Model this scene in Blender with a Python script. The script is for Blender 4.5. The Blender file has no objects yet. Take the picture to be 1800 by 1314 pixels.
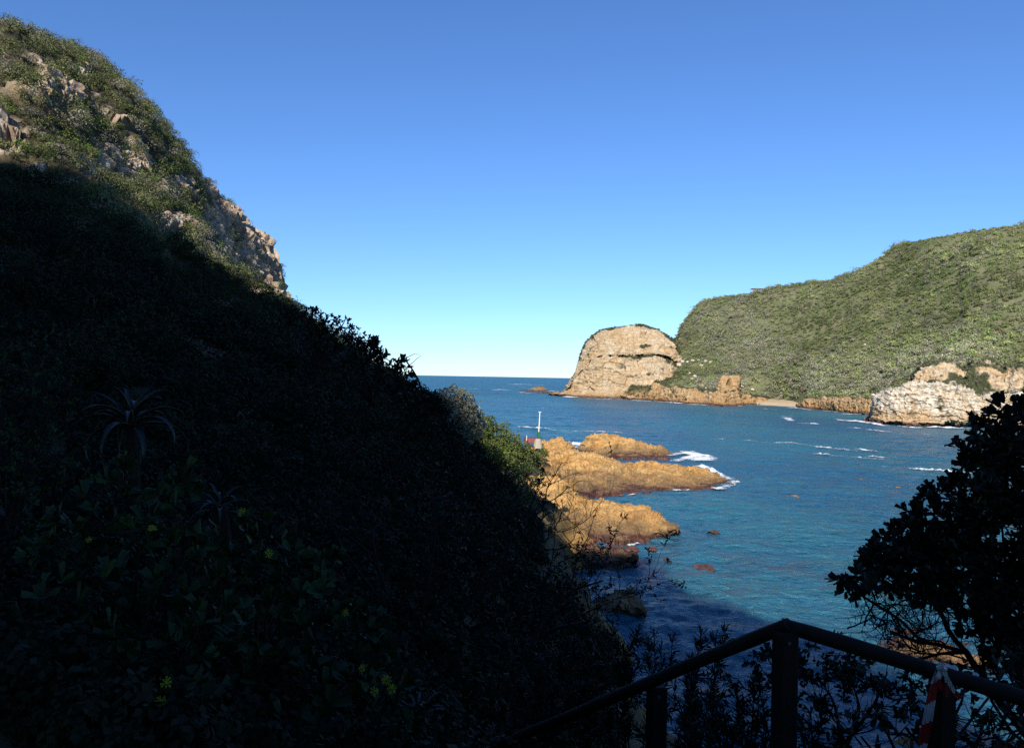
import bpy, math
import numpy as np
from mathutils import Matrix, Vector

sc = bpy.context.scene
COL = sc.collection
R = math.radians

# ------------------------------------------------------------------ camera
EYE = np.array([0.0, 0.0, 16.0])
FPX, CX, CY = 1350.0, 900.0, 657.0
ROLL, PITCH = 0.0186, 5.0 / 1350.0
Fv = np.array([0, math.cos(PITCH), math.sin(PITCH)])
Rv = np.array([math.cos(ROLL), 0, math.sin(ROLL)])
Rv = Rv - Fv * Rv.dot(Fv); Rv /= np.linalg.norm(Rv)
Uv = np.cross(Rv, Fv)
cam_d = bpy.data.cameras.new("camera")
cam_d.sensor_fit = 'HORIZONTAL'; cam_d.sensor_width = 36.0
cam_d.lens = 36.0 * FPX / 1800.0
cam_d.clip_start = 0.05; cam_d.clip_end = 200000
cam = bpy.data.objects.new("camera", cam_d)
m3 = Matrix(((Rv[0], Uv[0], -Fv[0]), (Rv[1], Uv[1], -Fv[1]), (Rv[2], Uv[2], -Fv[2])))
cam.matrix_world = Matrix.Translation(Vector(EYE)) @ m3.to_4x4()
COL.objects.link(cam); sc.camera = cam

# ------------------------------------------------------------------ light
SUN = np.array([-0.20, -0.80, 0.50]); SUN /= np.linalg.norm(SUN)
SUN_EL = math.asin(SUN[2]); SUN_AZ = math.atan2(SUN[0], SUN[1])
w = bpy.data.worlds.new("World"); sc.world = w; w.use_nodes = True
wn = w.node_tree; bgn = wn.nodes["Background"]
sky = wn.nodes.new("ShaderNodeTexSky"); sky.sky_type = 'NISHITA'; sky.sun_disc = False
sky.sun_elevation = SUN_EL; sky.sun_rotation = SUN_AZ
sky.altitude = 0; sky.air_density = 1.0; sky.dust_density = 0.0; sky.ozone_density = 4.5
wb = wn.nodes.new("ShaderNodeMixRGB"); wb.blend_type = 'MULTIPLY'; wb.inputs[0].default_value = 1.0
wb.inputs[2].default_value = (0.90, 1.21, 1.64, 1)      # the photo's cool white balance
wn.links.new(sky.outputs[0], wb.inputs[1]); wn.links.new(wb.outputs[0], bgn.inputs[0]); bgn.inputs[1].default_value = 0.064
sd = bpy.data.lights.new("sun", 'SUN'); sd.energy = 5.0; sd.angle = R(0.53); sd.color = (1.0, 0.93, 0.82)
so = bpy.data.objects.new("sun", sd); COL.objects.link(so)
so.rotation_euler = Vector(-SUN).to_track_quat('-Z', 'Y').to_euler()
vs = sc.view_settings
vs.view_transform = 'Standard'; vs.look = 'None'; vs.exposure = 0.62; vs.gamma = 1.0; vs.use_curve_mapping = False
sc.cycles.max_bounces = 4; sc.cycles.diffuse_bounces = 2; sc.cycles.glossy_bounces = 2
sc.cycles.transparent_max_bounces = 8; sc.cycles.caustics_reflective = False; sc.cycles.caustics_refractive = False
sc.cycles.use_denoising = False; sc.cycles.sample_clamp_direct = 2.5; sc.cycles.sample_clamp_indirect = 2.0
try: sc.cycles.denoiser = 'OPENIMAGEDENOISE'
except Exception: pass

# ------------------------------------------------------------------ helpers
rng = np.random.default_rng(7)
def P(px, py, d):
    """photo pixel + depth along the view axis (metres) -> world point(s)"""
    px = np.asarray(px, float); py = np.asarray(py, float); d = np.asarray(d, float)
    v = FPX * Fv + (px - CX)[..., None] * Rv - (py - CY)[..., None] * Uv
    return EYE + v * (d / v[..., 1])[..., None]
def proj(p):
    q = p - EYE; z = q @ Fv
    return CX + FPX * (q @ Rv) / z, CY - FPX * (q @ Uv) / z
def W0(px, py, z=0.0):
    """depth at which the ray through a pixel meets height z"""
    a = P(px, py, 1.0) - EYE
    return (z - EYE[2]) / a[..., 2]
def norm(v): return v / np.maximum(np.linalg.norm(v, axis=-1, keepdims=True), 1e-9)

def _hash(ix, iy, iz, s):
    n = (ix.astype(np.int64) * 374761393 + iy.astype(np.int64) * 668265263 + iz.astype(np.int64) * 1274126177 + s * 974634777) & 0xFFFFFFFF
    n = ((n ^ (n >> 13)) * 1274126177) & 0xFFFFFFFF
    n = ((n ^ (n >> 15)) * 2246822519) & 0xFFFFFFFF
    return (n ^ (n >> 16)) / 4294967295.0
def vnoise(p, s=0):
    i = np.floor(p); f = p - i; u = f * f * f * (f * (f * 6 - 15) + 10)
    x, y, z = i[..., 0], i[..., 1], i[..., 2]; r = 0
    for a in (0, 1):
        for b in (0, 1):
            for c in (0, 1):
                wt = (u[..., 0] if a else 1 - u[..., 0]) * (u[..., 1] if b else 1 - u[..., 1]) * (u[..., 2] if c else 1 - u[..., 2])
                r = r + wt * _hash(x + a, y + b, z + c, s)
    return r * 2 - 1
def fbm(p, o=4, s=0, g=0.5):
    r = 0; a = 1; t = 0
    for k in range(o):
        r = r + a * vnoise(p * 2.03 ** k + 17.3 * k, s + k); t += a; a *= g
    return r / t * 1.6
def worley(p, s=0):
    i = np.floor(p); b1 = np.full(p.shape[:-1], 9.0); b2 = b1.copy(); cid = b1 * 0
    for a in (-1, 0, 1):
        for b in (-1, 0, 1):
            for c in (-1, 0, 1):
                x, y, z = i[..., 0] + a, i[..., 1] + b, i[..., 2] + c
                q = np.stack([x + _hash(x, y, z, s), y + _hash(x, y, z, s + 1), z + _hash(x, y, z, s + 2)], -1)
                dd = np.linalg.norm(q - p, axis=-1); h = _hash(x, y, z, s + 3)
                nb = dd < b1
                b2 = np.where(nb, b1, np.minimum(b2, dd)); cid = np.where(nb, h, cid); b1 = np.where(nb, dd, b1)
    return b1, b2 - b1, cid

def pchip(x, y, xi):
    """monotone cubic, y (n, ...), xi (m,)"""
    x = np.asarray(x, float); y = np.asarray(y, float); h = np.diff(x)
    hs = h.reshape((-1,) + (1,) * (y.ndim - 1)); dl = np.diff(y, axis=0) / hs
    m = np.zeros_like(y); m[0] = dl[0]; m[-1] = dl[-1]
    if len(x) > 2:
        a, b = dl[:-1], dl[1:]; w1 = 2 * hs[1:] + hs[:-1]; w2 = hs[1:] + 2 * hs[:-1]
        with np.errstate(divide='ignore', invalid='ignore'):
            hm = (w1 + w2) / (w1 / a + w2 / b)
        m[1:-1] = np.where(a * b > 0, hm, 0)
    k = np.clip(np.searchsorted(x, xi) - 1, 0, len(x) - 2)
    sh = (-1,) + (1,) * (y.ndim - 1)
    t = ((xi - x[k]) / h[k]).reshape(sh); hk = h[k].reshape(sh)
    return ((1 + 2 * t) * (1 - t) ** 2 * y[k] + t * (1 - t) ** 2 * hk * m[k] + t * t * (3 - 2 * t) * y[k + 1] + t * t * (t - 1) * hk * m[k + 1])

def mesh(name, V, F, mat, parent=None, smooth=False, vcol=None, fcol=None, mats=None, fmat=None, loc=None):
    V = np.asarray(V, np.float32).reshape(-1, 3)
    if loc is not None: V = V - np.asarray(loc, np.float32)
    me = bpy.data.meshes.new(name); me.vertices.add(len(V)); me.vertices.foreach_set("co", V.ravel())
    Fs = F if isinstance(F, list) else [F]
    Fs = [np.asarray(f, np.int32) for f in Fs if len(f)]
    idx = np.concatenate([f.ravel() for f in Fs]); cnt = np.concatenate([np.full(len(f), f.shape[1], np.int32) for f in Fs])
    st = np.concatenate([[0], np.cumsum(cnt)[:-1]]).astype(np.int32)
    me.loops.add(len(idx)); me.loops.foreach_set("vertex_index", idx)
    me.polygons.add(len(cnt)); me.polygons.foreach_set("loop_start", st)
    try: me.polygons.foreach_set("loop_total", cnt)
    except Exception: pass
    me.polygons.foreach_set("use_smooth", np.full(len(cnt), bool(smooth)))
    for nm, arr, dom in (("Col", vcol, 'POINT'), ("Col", fcol, 'FACE')):
        if arr is not None:
            arr = np.asarray(arr, np.float32)
            if arr.shape[1] == 3: arr = np.c_[arr, np.ones(len(arr), np.float32)]
            at = me.attributes.new(nm, 'FLOAT_COLOR', dom); at.data.foreach_set("color", arr.ravel())
    for mm in (mats or [mat]): me.materials.append(mm)
    if fmat is not None: me.polygons.foreach_set("material_index", np.asarray(fmat, np.int32))
    me.update(calc_edges=True); me.validate()
    o = bpy.data.objects.new(name, me); COL.objects.link(o)
    if parent is not None: o.parent = parent
    if loc is not None:
        o.location = loc
    return o
def tag(o, label=None, cat=None, group=None, kind=None):
    if label: o["label"] = label
    if cat: o["category"] = cat
    if group: o["group"] = group
    if kind: o["kind"] = kind
    return o
def empty(name, loc, label, cat, group=None):
    o = bpy.data.objects.new(name, None); COL.objects.link(o); o.location = [float(c) for c in loc]
    o.empty_display_size = 0.2
    return tag(o, label, cat, group)
def child(name, V, F, mat, root, **k):
    V = np.asarray(V, float).reshape(-1, 3) - np.array(root.location)
    return mesh(name, V, F, mat, root, **k)
def gridF(M, N, off=0, wrap=False):
    i, j = np.meshgrid(np.arange(M - 1), np.arange(N if wrap else N - 1), indexing='ij')
    j2 = (j + 1) % N
    return off + np.stack([i * N + j, i * N + j2, (i + 1) * N + j2, (i + 1) * N + j], -1).reshape(-1, 4)
def gnorm(G):
    n = np.cross(np.gradient(G, axis=1), np.gradient(G, axis=0)); return norm(n)
class MB:
    def __init__(s): s.V = []; s.F = []; s.n = 0; s.c = []
    def add(s, V, F, col=None):
        V = np.asarray(V, float).reshape(-1, 3)
        for f in (F if isinstance(F, list) else [F]):
            f = np.asarray(f)
            if len(f):
                s.F.append(f + s.n)
                if col is not None: s.c.append(np.broadcast_to(np.asarray(col, float), (len(f), 3)))
        s.V.append(V); s.n += len(V)
    def get(s):
        V = np.concatenate(s.V)
        q = [f for f in s.F if f.shape[1] == 4]; t = [f for f in s.F if f.shape[1] == 3]
        out = []
        if q: out.append(np.concatenate(q))
        if t: out.append(np.concatenate(t))
        return V, out
    def col(s):
        q = [c for f, c in zip(s.F, s.c) if f.shape[1] == 4]; t = [c for f, c in zip(s.F, s.c) if f.shape[1] == 3]
        return np.concatenate(q + t)
def tube(pts, rad, sides=6, caps=True):
    pts = np.asarray(pts, float); n = len(pts); rad = np.broadcast_to(np.asarray(rad, float), (n,))
    T = norm(np.gradient(pts, axis=0)); ref = np.array([0, 0, 1.0]) if abs(T[:, 2].mean()) < 0.8 else np.array([1.0, 0, 0])
    A = norm(np.cross(T, ref)); B = np.cross(T, A); a = np.linspace(0, 2 * np.pi, sides, endpoint=False)
    ring = pts[:, None] + rad[:, None, None] * (np.cos(a)[None, :, None] * A[:, None] + np.sin(a)[None, :, None] * B[:, None])
    V = ring.reshape(-1, 3); F = [gridF(n, sides, 0, True)]
    if caps:
        V = np.concatenate([V, pts[:1], pts[-1:]]); c = np.arange(sides); d = (c + 1) % sides
        F.append(np.concatenate([np.stack([d, c, np.full(sides, n * sides)], -1), np.stack([(n - 1) * sides + c, (n - 1) * sides + d, np.full(sides, n * sides + 1)], -1)]))
    return V, F
def box(c, sx, sy, sz, rz=0.0, b=0.0):
    x, y, z = sx / 2, sy / 2, sz / 2
    b = min(b, x * .9, y * .9, z * .9)
    if b <= 0:
        V = np.array([[i * x, j * y, k * z] for k in (-1, 1) for j in (-1, 1) for i in (-1, 1)], float)
        F = [np.array([[0, 2, 3, 1], [4, 5, 7, 6], [0, 1, 5, 4], [2, 6, 7, 3], [0, 4, 6, 2], [1, 3, 7, 5]])]
    else:
        def ring(ax, ay, zz, cc):
            return [[-ax + cc, -ay, zz], [ax - cc, -ay, zz], [ax, -ay + cc, zz], [ax, ay - cc, zz], [ax - cc, ay, zz], [-ax + cc, ay, zz], [-ax, ay - cc, zz], [-ax, -ay + cc, zz]]
        V = np.array(ring(x - b, y - b, -z, b * .4) + ring(x, y, -z + b, b) + ring(x, y, z - b, b) + ring(x - b, y - b, z, b * .4) + [[0, 0, -z], [0, 0, z]], float)
        c_ = np.arange(8); d_ = (c_ + 1) % 8
        F = [gridF(4, 8, 0, True), np.concatenate([np.stack([d_, c_, np.full(8, 32)], -1), np.stack([24 + c_, 24 + d_, np.full(8, 33)], -1)])]
    ca, sa = math.cos(rz), math.sin(rz)
    V = V @ np.array([[ca, sa, 0], [-sa, ca, 0], [0, 0, 1]])
    return V + np.asarray(c, float), F

# ------------------------------------------------------------------ materials
class NT:
    def __init__(s, name):
        s.m = bpy.data.materials.new(name); s.m.use_nodes = True; s.t = s.m.node_tree
        s.t.nodes.clear(); s.out = s.t.nodes.new("ShaderNodeOutputMaterial")
    def n(s, typ, **k):
        nd = s.t.nodes.new(typ)
        for a, v in k.items():
            if a.startswith("i_"):
                key = a[2:]; nd.inputs[int(key) if key.isdigit() else key.replace("_", " ")].default_value = v
            else: setattr(nd, a, v)
        return nd
    def l(s, a, b): s.t.links.new(a, b)
    def noise(s, vec, scale, detail=4, rough=0.55, dist=0.0):
        nd = s.n("ShaderNodeTexNoise"); nd.inputs["Scale"].default_value = scale; nd.inputs["Detail"].default_value = detail
        nd.inputs["Roughness"].default_value = rough; nd.inputs["Distortion"].default_value = dist
        if vec is not None: s.l(vec, nd.inputs["Vector"])
        return nd.outputs["Fac"]
    def ramp(s, fac, stops):
        nd = s.n("ShaderNodeValToRGB"); cr = nd.color_ramp
        while len(cr.elements) < len(stops): cr.elements.new(0.5)
        for e, (p, c) in zip(cr.elements, stops):
            e.position = p; e.color = (c if len(c) == 4 else tuple(c) + (1,)) if not isinstance(c, (int, float)) else (c, c, c, 1)
        s.l(fac, nd.inputs[0]); return nd.outputs[0]
    def mix(s, fac, a, b, mode='MIX'):
        nd = s.n("ShaderNodeMixRGB", blend_type=mode)
        for sock, v in zip(nd.inputs, (fac, a, b)):
            if isinstance(v, (int, float)): sock.default_value = v
            elif isinstance(v, tuple): sock.default_value = v if len(v) == 4 else v + (1,)
            else: s.l(v, sock)
        return nd.outputs[0]
    def math(s, op, a, b=0.0, clamp=False):
        nd = s.n("ShaderNodeMath", operation=op, use_clamp=clamp)
        for sock, v in zip(nd.inputs, (a, b)):
            if isinstance(v, (int, float)): sock.default_value = v
            else: s.l(v, sock)
        return nd.outputs[0]
    def map(s, vec, sc_):
        nd = s.n("ShaderNodeMapping"); nd.inputs["Scale"].default_value = sc_; s.l(vec, nd.inputs[0]); return nd.outputs[0]
    def pos(s): return s.n("ShaderNodeNewGeometry").outputs["Position"]
    def bump(s, h, strength, dist, prev=None):
        nd = s.n("ShaderNodeBump"); nd.inputs["Strength"].default_value = strength; nd.inputs["Distance"].default_value = dist
        s.l(h, nd.inputs["Height"])
        if prev is not None: s.l(prev, nd.inputs["Normal"])
        return nd.outputs[0]
    def pbr(s, col, rough=0.8, spec=0.3, normal=None):
        b = s.n("ShaderNodeBsdfPrincipled")
        if isinstance(col, tuple): b.inputs["Base Color"].default_value = col if len(col) == 4 else col + (1,)
        else: s.l(col, b.inputs["Base Color"])
        if isinstance(rough, (int, float)): b.inputs["Roughness"].default_value = rough
        else: s.l(rough, b.inputs["Roughness"])
        b.inputs["Specular IOR Level"].default_value = spec
        if normal is not None: s.l(normal, b.inputs["Normal"])
        s.l(b.outputs[0], s.out.inputs[0]); return b

def foliage_mat(name, rough=0.55, spec=0.25, trans=0.25, col=None, var=0.35):
    t = NT(name); g = t.n("ShaderNodeNewGeometry")
    if col is None:
        base = t.n("ShaderNodeAttribute", attribute_name="Col").outputs["Color"]
    else:
        base = t.n("ShaderNodeRGB"); base.outputs[0].default_value = tuple(col) + (1,); base = base.outputs[0]
    hs = t.n("ShaderNodeHueSaturation"); t.l(base, hs.inputs["Color"])
    mr = t.n("ShaderNodeMapRange"); t.l(g.outputs["Random Per Island"], mr.inputs[0]); mr.inputs[3].default_value = 1 - var; mr.inputs[4].default_value = 1 + var
    t.l(mr.outputs[0], hs.inputs["Value"])
    m2 = t.n("ShaderNodeMapRange"); t.l(t.math('FRACT', t.math('MULTIPLY', g.outputs["Random Per Island"], 37.7)), m2.inputs[0]); m2.inputs[3].default_value = 0.482; m2.inputs[4].default_value = 0.518
    t.l(m2.outputs[0], hs.inputs["Hue"])
    b = t.n("ShaderNodeBsdfPrincipled"); t.l(hs.outputs[0], b.inputs["Base Color"]); b.inputs["Roughness"].default_value = rough; b.inputs["Specular IOR Level"].default_value = spec
    tr = t.n("ShaderNodeBsdfTranslucent"); t.l(hs.outputs[0], tr.inputs[0])
    mx = t.n("ShaderNodeMixShader"); mx.inputs[0].default_value = trans; t.l(b.outputs[0], mx.inputs[1]); t.l(tr.outputs[0], mx.inputs[2])
    t.l(mx.outputs[0], t.out.inputs[0]); return t.m
M_SCRUB = foliage_mat("scrub_leaves", 0.75, 0.1, 0.32, var=0.22)
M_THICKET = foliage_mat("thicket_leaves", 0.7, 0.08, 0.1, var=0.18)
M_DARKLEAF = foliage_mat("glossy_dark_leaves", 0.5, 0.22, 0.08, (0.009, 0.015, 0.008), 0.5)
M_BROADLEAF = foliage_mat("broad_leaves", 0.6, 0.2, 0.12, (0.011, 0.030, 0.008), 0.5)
M_ALOE = foliage_mat("aloe_leaves", 0.45, 0.4, 0.03, (0.013, 0.022, 0.018), 0.3)

def bark_mat(name, c):
    t = NT(name); p = t.pos(); f = t.noise(t.map(p, (30, 30, 8)), 1.0, 4)
    t.pbr(t.mix(f, tuple(v * .6 for v in c), tuple(v * 1.4 for v in c)), 0.85, 0.15, t.bump(f, .5, .01)); return t.m
M_BARK = bark_mat("bark", (0.010, 0.008, 0.007)); M_GREYBARK = bark_mat("grey_bark", (0.16, 0.13, 0.10))

def rock_mat(name, ca, cb, cc, s=1.0, band=0.8, bandcol=(0.055, 0.035, 0.022), veg=False, stain=(0.30, 0.15, 0.05), crack=0.5, bumpd=0.25, low=None):
    """weathered rock: two tones, streaked stains, joints, wet band with red-brown weed at the tide line"""
    t = NT(name); p = t.pos()
    sx = t.n("ShaderNodeSeparateXYZ"); t.l(p, sx.inputs[0]); z = sx.outputs[2]
    n1 = t.noise(p, 0.16 * s, 5, 0.6, 0.4); n2 = t.noise(t.map(p, (1.3 * s, 1.3 * s, 0.28 * s)), 1.0, 5, 0.62); n3 = t.noise(p, 2.6 * s, 5, 0.65)
    c = t.mix(t.ramp(n1, [(0.38, 0.0), (0.62, 1.0)]), ca, cb)
    c = t.mix(t.ramp(n2, [(0.50, 0.0), (0.68, 0.75)]), c, cc)
    c = t.mix(t.ramp(t.noise(t.map(p, (.5 * s, .5 * s, .2 * s)), 1.0, 4, .6), [(0.52, 0.0), (0.66, 0.7)]), c, stain)
    c = t.mix(0.55, c, t.ramp(n3, [(0.25, (0.35, 0.33, 0.30)), (0.55, (1, 1, 1)), (0.8, (1.35, 1.3, 1.22))]), 'MULTIPLY')
    tl = t.n("ShaderNodeMapping"); tl.inputs["Rotation"].default_value = (.35, .5, .2); tl.inputs["Scale"].default_value = (.25 * s, .25 * s, 2.2 * s); t.l(p, tl.inputs[0])
    c = t.mix(.6, c, t.ramp(t.noise(tl.outputs[0], 1.0, 5, .6, .5), [(.32, (.55, .52, .48)), (.5, (1, 1, 1)), (.7, (1.15, 1.12, 1.05))]), 'MULTIPLY')
    vor = t.n("ShaderNodeTexVoronoi", feature='DISTANCE_TO_EDGE'); vor.inputs["Scale"].default_value = 1.0
    wv = t.n("ShaderNodeVectorMath", operation='ADD'); t.l(t.map(p, (.45 * s, .45 * s, .22 * s)), wv.inputs[0])
    nz = t.n("ShaderNodeTexNoise"); nz.inputs["Scale"].default_value = 1.1 * s; t.l(p, nz.inputs["Vector"])
    sc2 = t.n("ShaderNodeVectorMath", operation='SCALE'); sc2.inputs["Scale"].default_value = 0.55; t.l(nz.outputs["Color"], sc2.inputs[0]); t.l(sc2.outputs[0], wv.inputs[1]); t.l(wv.outputs[0], vor.inputs["Vector"])
    ck = t.ramp(vor.outputs["Distance"], [(0.0, 0.0), (0.05, 1.0)])
    c = t.mix(crack * .6, c, t.mix(ck, (0.30, 0.26, 0.22), (1, 1, 1)), 'MULTIPLY')
    if veg:
        c = t.mix(t.n("ShaderNodeAttribute", attribute_name="Col").outputs["Color"], c, (0.05, 0.055, 0.025))
    zb = t.math('ADD', z, t.math('MULTIPLY', t.math('SUBTRACT', t.noise(p, .5 * s, 3), 0.5), -1.6 * band))
    if low is not None:
        lz, lc = low; lf = t.n("ShaderNodeMapRange"); t.l(t.math('ADD', z, t.math('MULTIPLY', t.math('SUBTRACT', t.noise(t.map(p, (.35 * s, .35 * s, .08 * s)), 1.0, 5, .6), .5), -2.2 * lz)), lf.inputs[0]); lf.inputs[1].default_value = lz * .45; lf.inputs[2].default_value = lz * 1.35; lf.inputs[3].default_value = .85; lf.inputs[4].default_value = 0
        c = t.mix(lf.outputs[0], c, t.mix(t.ramp(n3, [(.35, 0.0), (.65, 1.0)]), lc, tuple(v * 1.5 for v in lc)))
    bf = t.n("ShaderNodeMapRange"); t.l(zb, bf.inputs[0]); bf.inputs[1].default_value = band * .55; bf.inputs[2].default_value = band * 1.25; bf.inputs[3].default_value = 1; bf.inputs[4].default_value = 0
    bc = t.mix(t.ramp(t.noise(p, 1.7 * s, 4), [(0.42, 0.0), (0.6, 1.0)]), bandcol, (bandcol[0] * 2.0, bandcol[1] * 1.7, bandcol[2] * 1.5))
    c = t.mix(bf.outputs[0], c, bc)
    bp = t.bump(t.noise(p, 1.2 * s, 8, 0.68), 0.9, bumpd / s)
    bp = t.bump(ck, 0.6 * crack, 0.12 / s, bp)
    rg = t.n("ShaderNodeMapRange"); t.l(bf.outputs[0], rg.inputs[0]); rg.inputs[3].default_value = 0.9; rg.inputs[4].default_value = 0.45
    t.pbr(c, rg.outputs[0], 0.25, bp); return t.m
M_OCHRE = rock_mat("ochre_rock", (0.41, 0.225, 0.072), (0.47, 0.30, 0.12), (0.30, 0.145, 0.05), 1.0, 0.42, (0.045, 0.022, 0.016), stain=(0.24, 0.17, 0.075), low=(1.6, (0.095, 0.062, 0.033)))
M_HEAD = rock_mat("headland_rock", (0.40, 0.29, 0.165), (0.46, 0.38, 0.27), (0.32, 0.21, 0.105), 0.32, 1.8, (0.07, 0.045, 0.03), low=(6.0, (0.25, 0.155, 0.075)), veg=True, stain=(0.36, 0.235, 0.11), bumpd=0.3)
M_COAST = rock_mat("coast_rock", (0.37, 0.24, 0.115), (0.42, 0.30, 0.17), (0.27, 0.155, 0.07), 0.5, 1.3, (0.065, 0.04, 0.026), low=(4.0, (0.24, 0.14, 0.06)), veg=True, stain=(0.32, 0.205, 0.09), bumpd=0.3)
M_WHITE = rock_mat("white_rock", (0.52, 0.46, 0.36), (0.60, 0.55, 0.46), (0.40, 0.29, 0.17), 0.5, 1.5, (0.055, 0.03, 0.024), low=(5.2, (0.33, 0.22, 0.115)), veg=True, stain=(0.38, 0.26, 0.13), bumpd=0.3)
M_UPPER = rock_mat("tan_rock", (0.42, 0.31, 0.185), (0.50, 0.42, 0.30), (0.33, 0.22, 0.12), 0.4, 1.0, veg=True, stain=(0.40, 0.27, 0.14), bumpd=0.3)
M_REDROCK = rock_mat("red_rock", (0.085, 0.045, 0.03), (0.115, 0.062, 0.038), (0.05, 0.027, 0.02), 1.4, 0.12, (0.06, 0.03, 0.024), stain=(0.10, 0.07, 0.04))

def ground_mat():
    t = NT("hillside_ground"); p = t.pos(); at = t.n("ShaderNodeAttribute", attribute_name="Col").outputs["Color"]
    n1 = t.noise(p, 0.35, 6, 0.62); n2 = t.noise(t.map(p, (1.1, 1.1, .35)), 1.0, 6, 0.65); n3 = t.noise(p, 3.0, 5)
    soil = t.ramp(n1, [(0.3, (0.018, 0.017, 0.009)), (0.5, (0.045, 0.040, 0.020)), (0.72, (0.12, 0.09, 0.05))])
    rock = t.ramp(n2, [(0.3, (0.17, 0.12, 0.08)), (0.46, (0.30, 0.215, 0.145)), (0.56, (0.37, 0.31, 0.24)), (0.75, (0.43, 0.38, 0.30))])
    rock = t.mix(.5, rock, t.ramp(n3, [(.3, (.45, .42, .4)), (.6, (1.1, 1.1, 1.1))]), 'MULTIPLY')
    sp_ = t.n("ShaderNodeSeparateXYZ"); t.l(p, sp_.inputs[0]); lo_ = t.n("ShaderNodeMapRange"); t.l(sp_.outputs[2], lo_.inputs[0]); lo_.inputs[1].default_value = 4; lo_.inputs[2].default_value = 12; lo_.inputs[3].default_value = 1; lo_.inputs[4].default_value = 0
    rock = t.mix(lo_.outputs[0], rock, t.ramp(n2, [(.3, (.10, .055, .022)), (.55, (.25, .145, .05)), (.75, (.32, .20, .08))]))
    c = t.mix(at, soil, rock)
    t.pbr(c, .9, .15, t.bump(t.noise(p, 1.6, 8, .7), .8, .25)); return t.m
M_GROUND = ground_mat()

def fold_mat(name, c, rough=0.6, spec=0.3, var=0.12, s=8):
    t = NT(name); p = t.pos(); f = t.noise(p, s, 4)
    t.pbr(t.mix(f, tuple(v * (1 - var * 2) for v in c), tuple(v * (1 + var) for v in c)), rough, spec, t.bump(f, .2, .01)); return t.m
M_WOOD = None
def wood_mat():
    t = NT("weathered_timber"); p = t.pos(); f = t.noise(t.map(p, (40, 40, 6)), 1.0, 5)
    t.pbr(t.mix(f, (0.004, 0.0035, 0.003), (0.010, 0.0085, 0.0075)), .75, .15, t.bump(f, .6, .004)); return t.m
M_WOOD = wood_mat()
M_POLE = fold_mat("white_paint", (0.72, 0.70, 0.64), .5); M_GREEN = fold_mat("green_paint", (0.03, 0.12, 0.05), .5)
M_CONC = fold_mat("concrete", (0.34, 0.30, 0.24), .9, .2); M_REDP = fold_mat("faded_red_paint", (0.22, 0.075, 0.07), .8, .2, .2, 2)
M_ROOF = fold_mat("brown_roof", (0.16, 0.10, 0.075), .85); M_WALL = fold_mat("timber_wall", (0.22, 0.13, 0.085), .85); M_GLASS = fold_mat("dark_window", (0.02, 0.025, 0.03), .15, .5)
M_YEL = foliage_mat("yellow_petals", .6, .1, .3, (0.19, 0.21, 0.02), .3)
M_BOLT = fold_mat('galvanised_bolt', (.06, .06, .06), .5, .4)
def tape_mat(name, c):
    t = NT(name); b = t.pbr(c, .35, .4); return t.m
M_TAPEW = tape_mat("white_tape", (0.30, 0.30, 0.30)); M_TAPER = tape_mat("red_tape", (0.20, 0.012, 0.010))
def foam_mat():
    t = NT("white_foam"); p = t.pos()
    f = t.noise(t.map(p, (1, 1, 0.2)), 2.2, 6, .75); 
    b = t.pbr((0.66, 0.70, 0.73), .8, .2, t.bump(f, .5, .1))
    at = t.n("ShaderNodeAttribute", attribute_name="Col").outputs["Color"]
    a = t.math('ADD', at, t.math('MULTIPLY', t.math('SUBTRACT', f, .5), 1.9))
    a = t.math('MULTIPLY', t.math('SUBTRACT', a, .34), 2.4, True)
    tr = t.n("ShaderNodeBsdfTransparent"); mx = t.n("ShaderNodeMixShader"); t.l(a, mx.inputs[0]); t.l(tr.outputs[0], mx.inputs[1]); t.l(b.outputs[0], mx.inputs[2]); t.l(mx.outputs[0], t.out.inputs[0])
    return t.m
M_FOAM = foam_mat()

# ------------------------------------------------------------------ leaf makers
def leaf_quads(pos, d, up, L, Wd):
    """one diamond per leaf"""
    s = norm(np.cross(d, up)); L = L[:, None]; Wd = Wd[:, None]
    V = np.stack([pos, pos + d * L * .5 + s * Wd * .5, pos + d * L, pos + d * L * .5 - s * Wd * .5], 1)
    n = len(pos); return V.reshape(-1, 3), np.arange(n * 4).reshape(n, 4)
def leaf_fold(pos, d, up, L, Wd, wide=0.6, droop=0.15):
    """folded leaf of two quads; wide = where along it is widest"""
    s = norm(np.cross(d, up)); nn = np.cross(s, d); L = L[:, None]; Wd = Wd[:, None]
    a = pos + d * L * (wide * .45) + nn * Wd * .1; b = pos + d * L * (wide * 1.15) + nn * Wd * .08 - up * L * droop * .4
    tip = pos + d * L - up * L * droop
    V = np.stack([pos, a + s * Wd * .38, b + s * Wd * .5, tip, b - s * Wd * .5, a - s * Wd * .38], 1)
    n = len(pos); o = np.arange(n)[:, None] * 6
    return V.reshape(-1, 3), np.concatenate([o + np.array([0, 1, 2, 3]), o + np.array([0, 3, 4, 5])])
def rdir(n, r=None):
    v = (r or rng).normal(size=(n, 3)); return norm(v)

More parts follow.
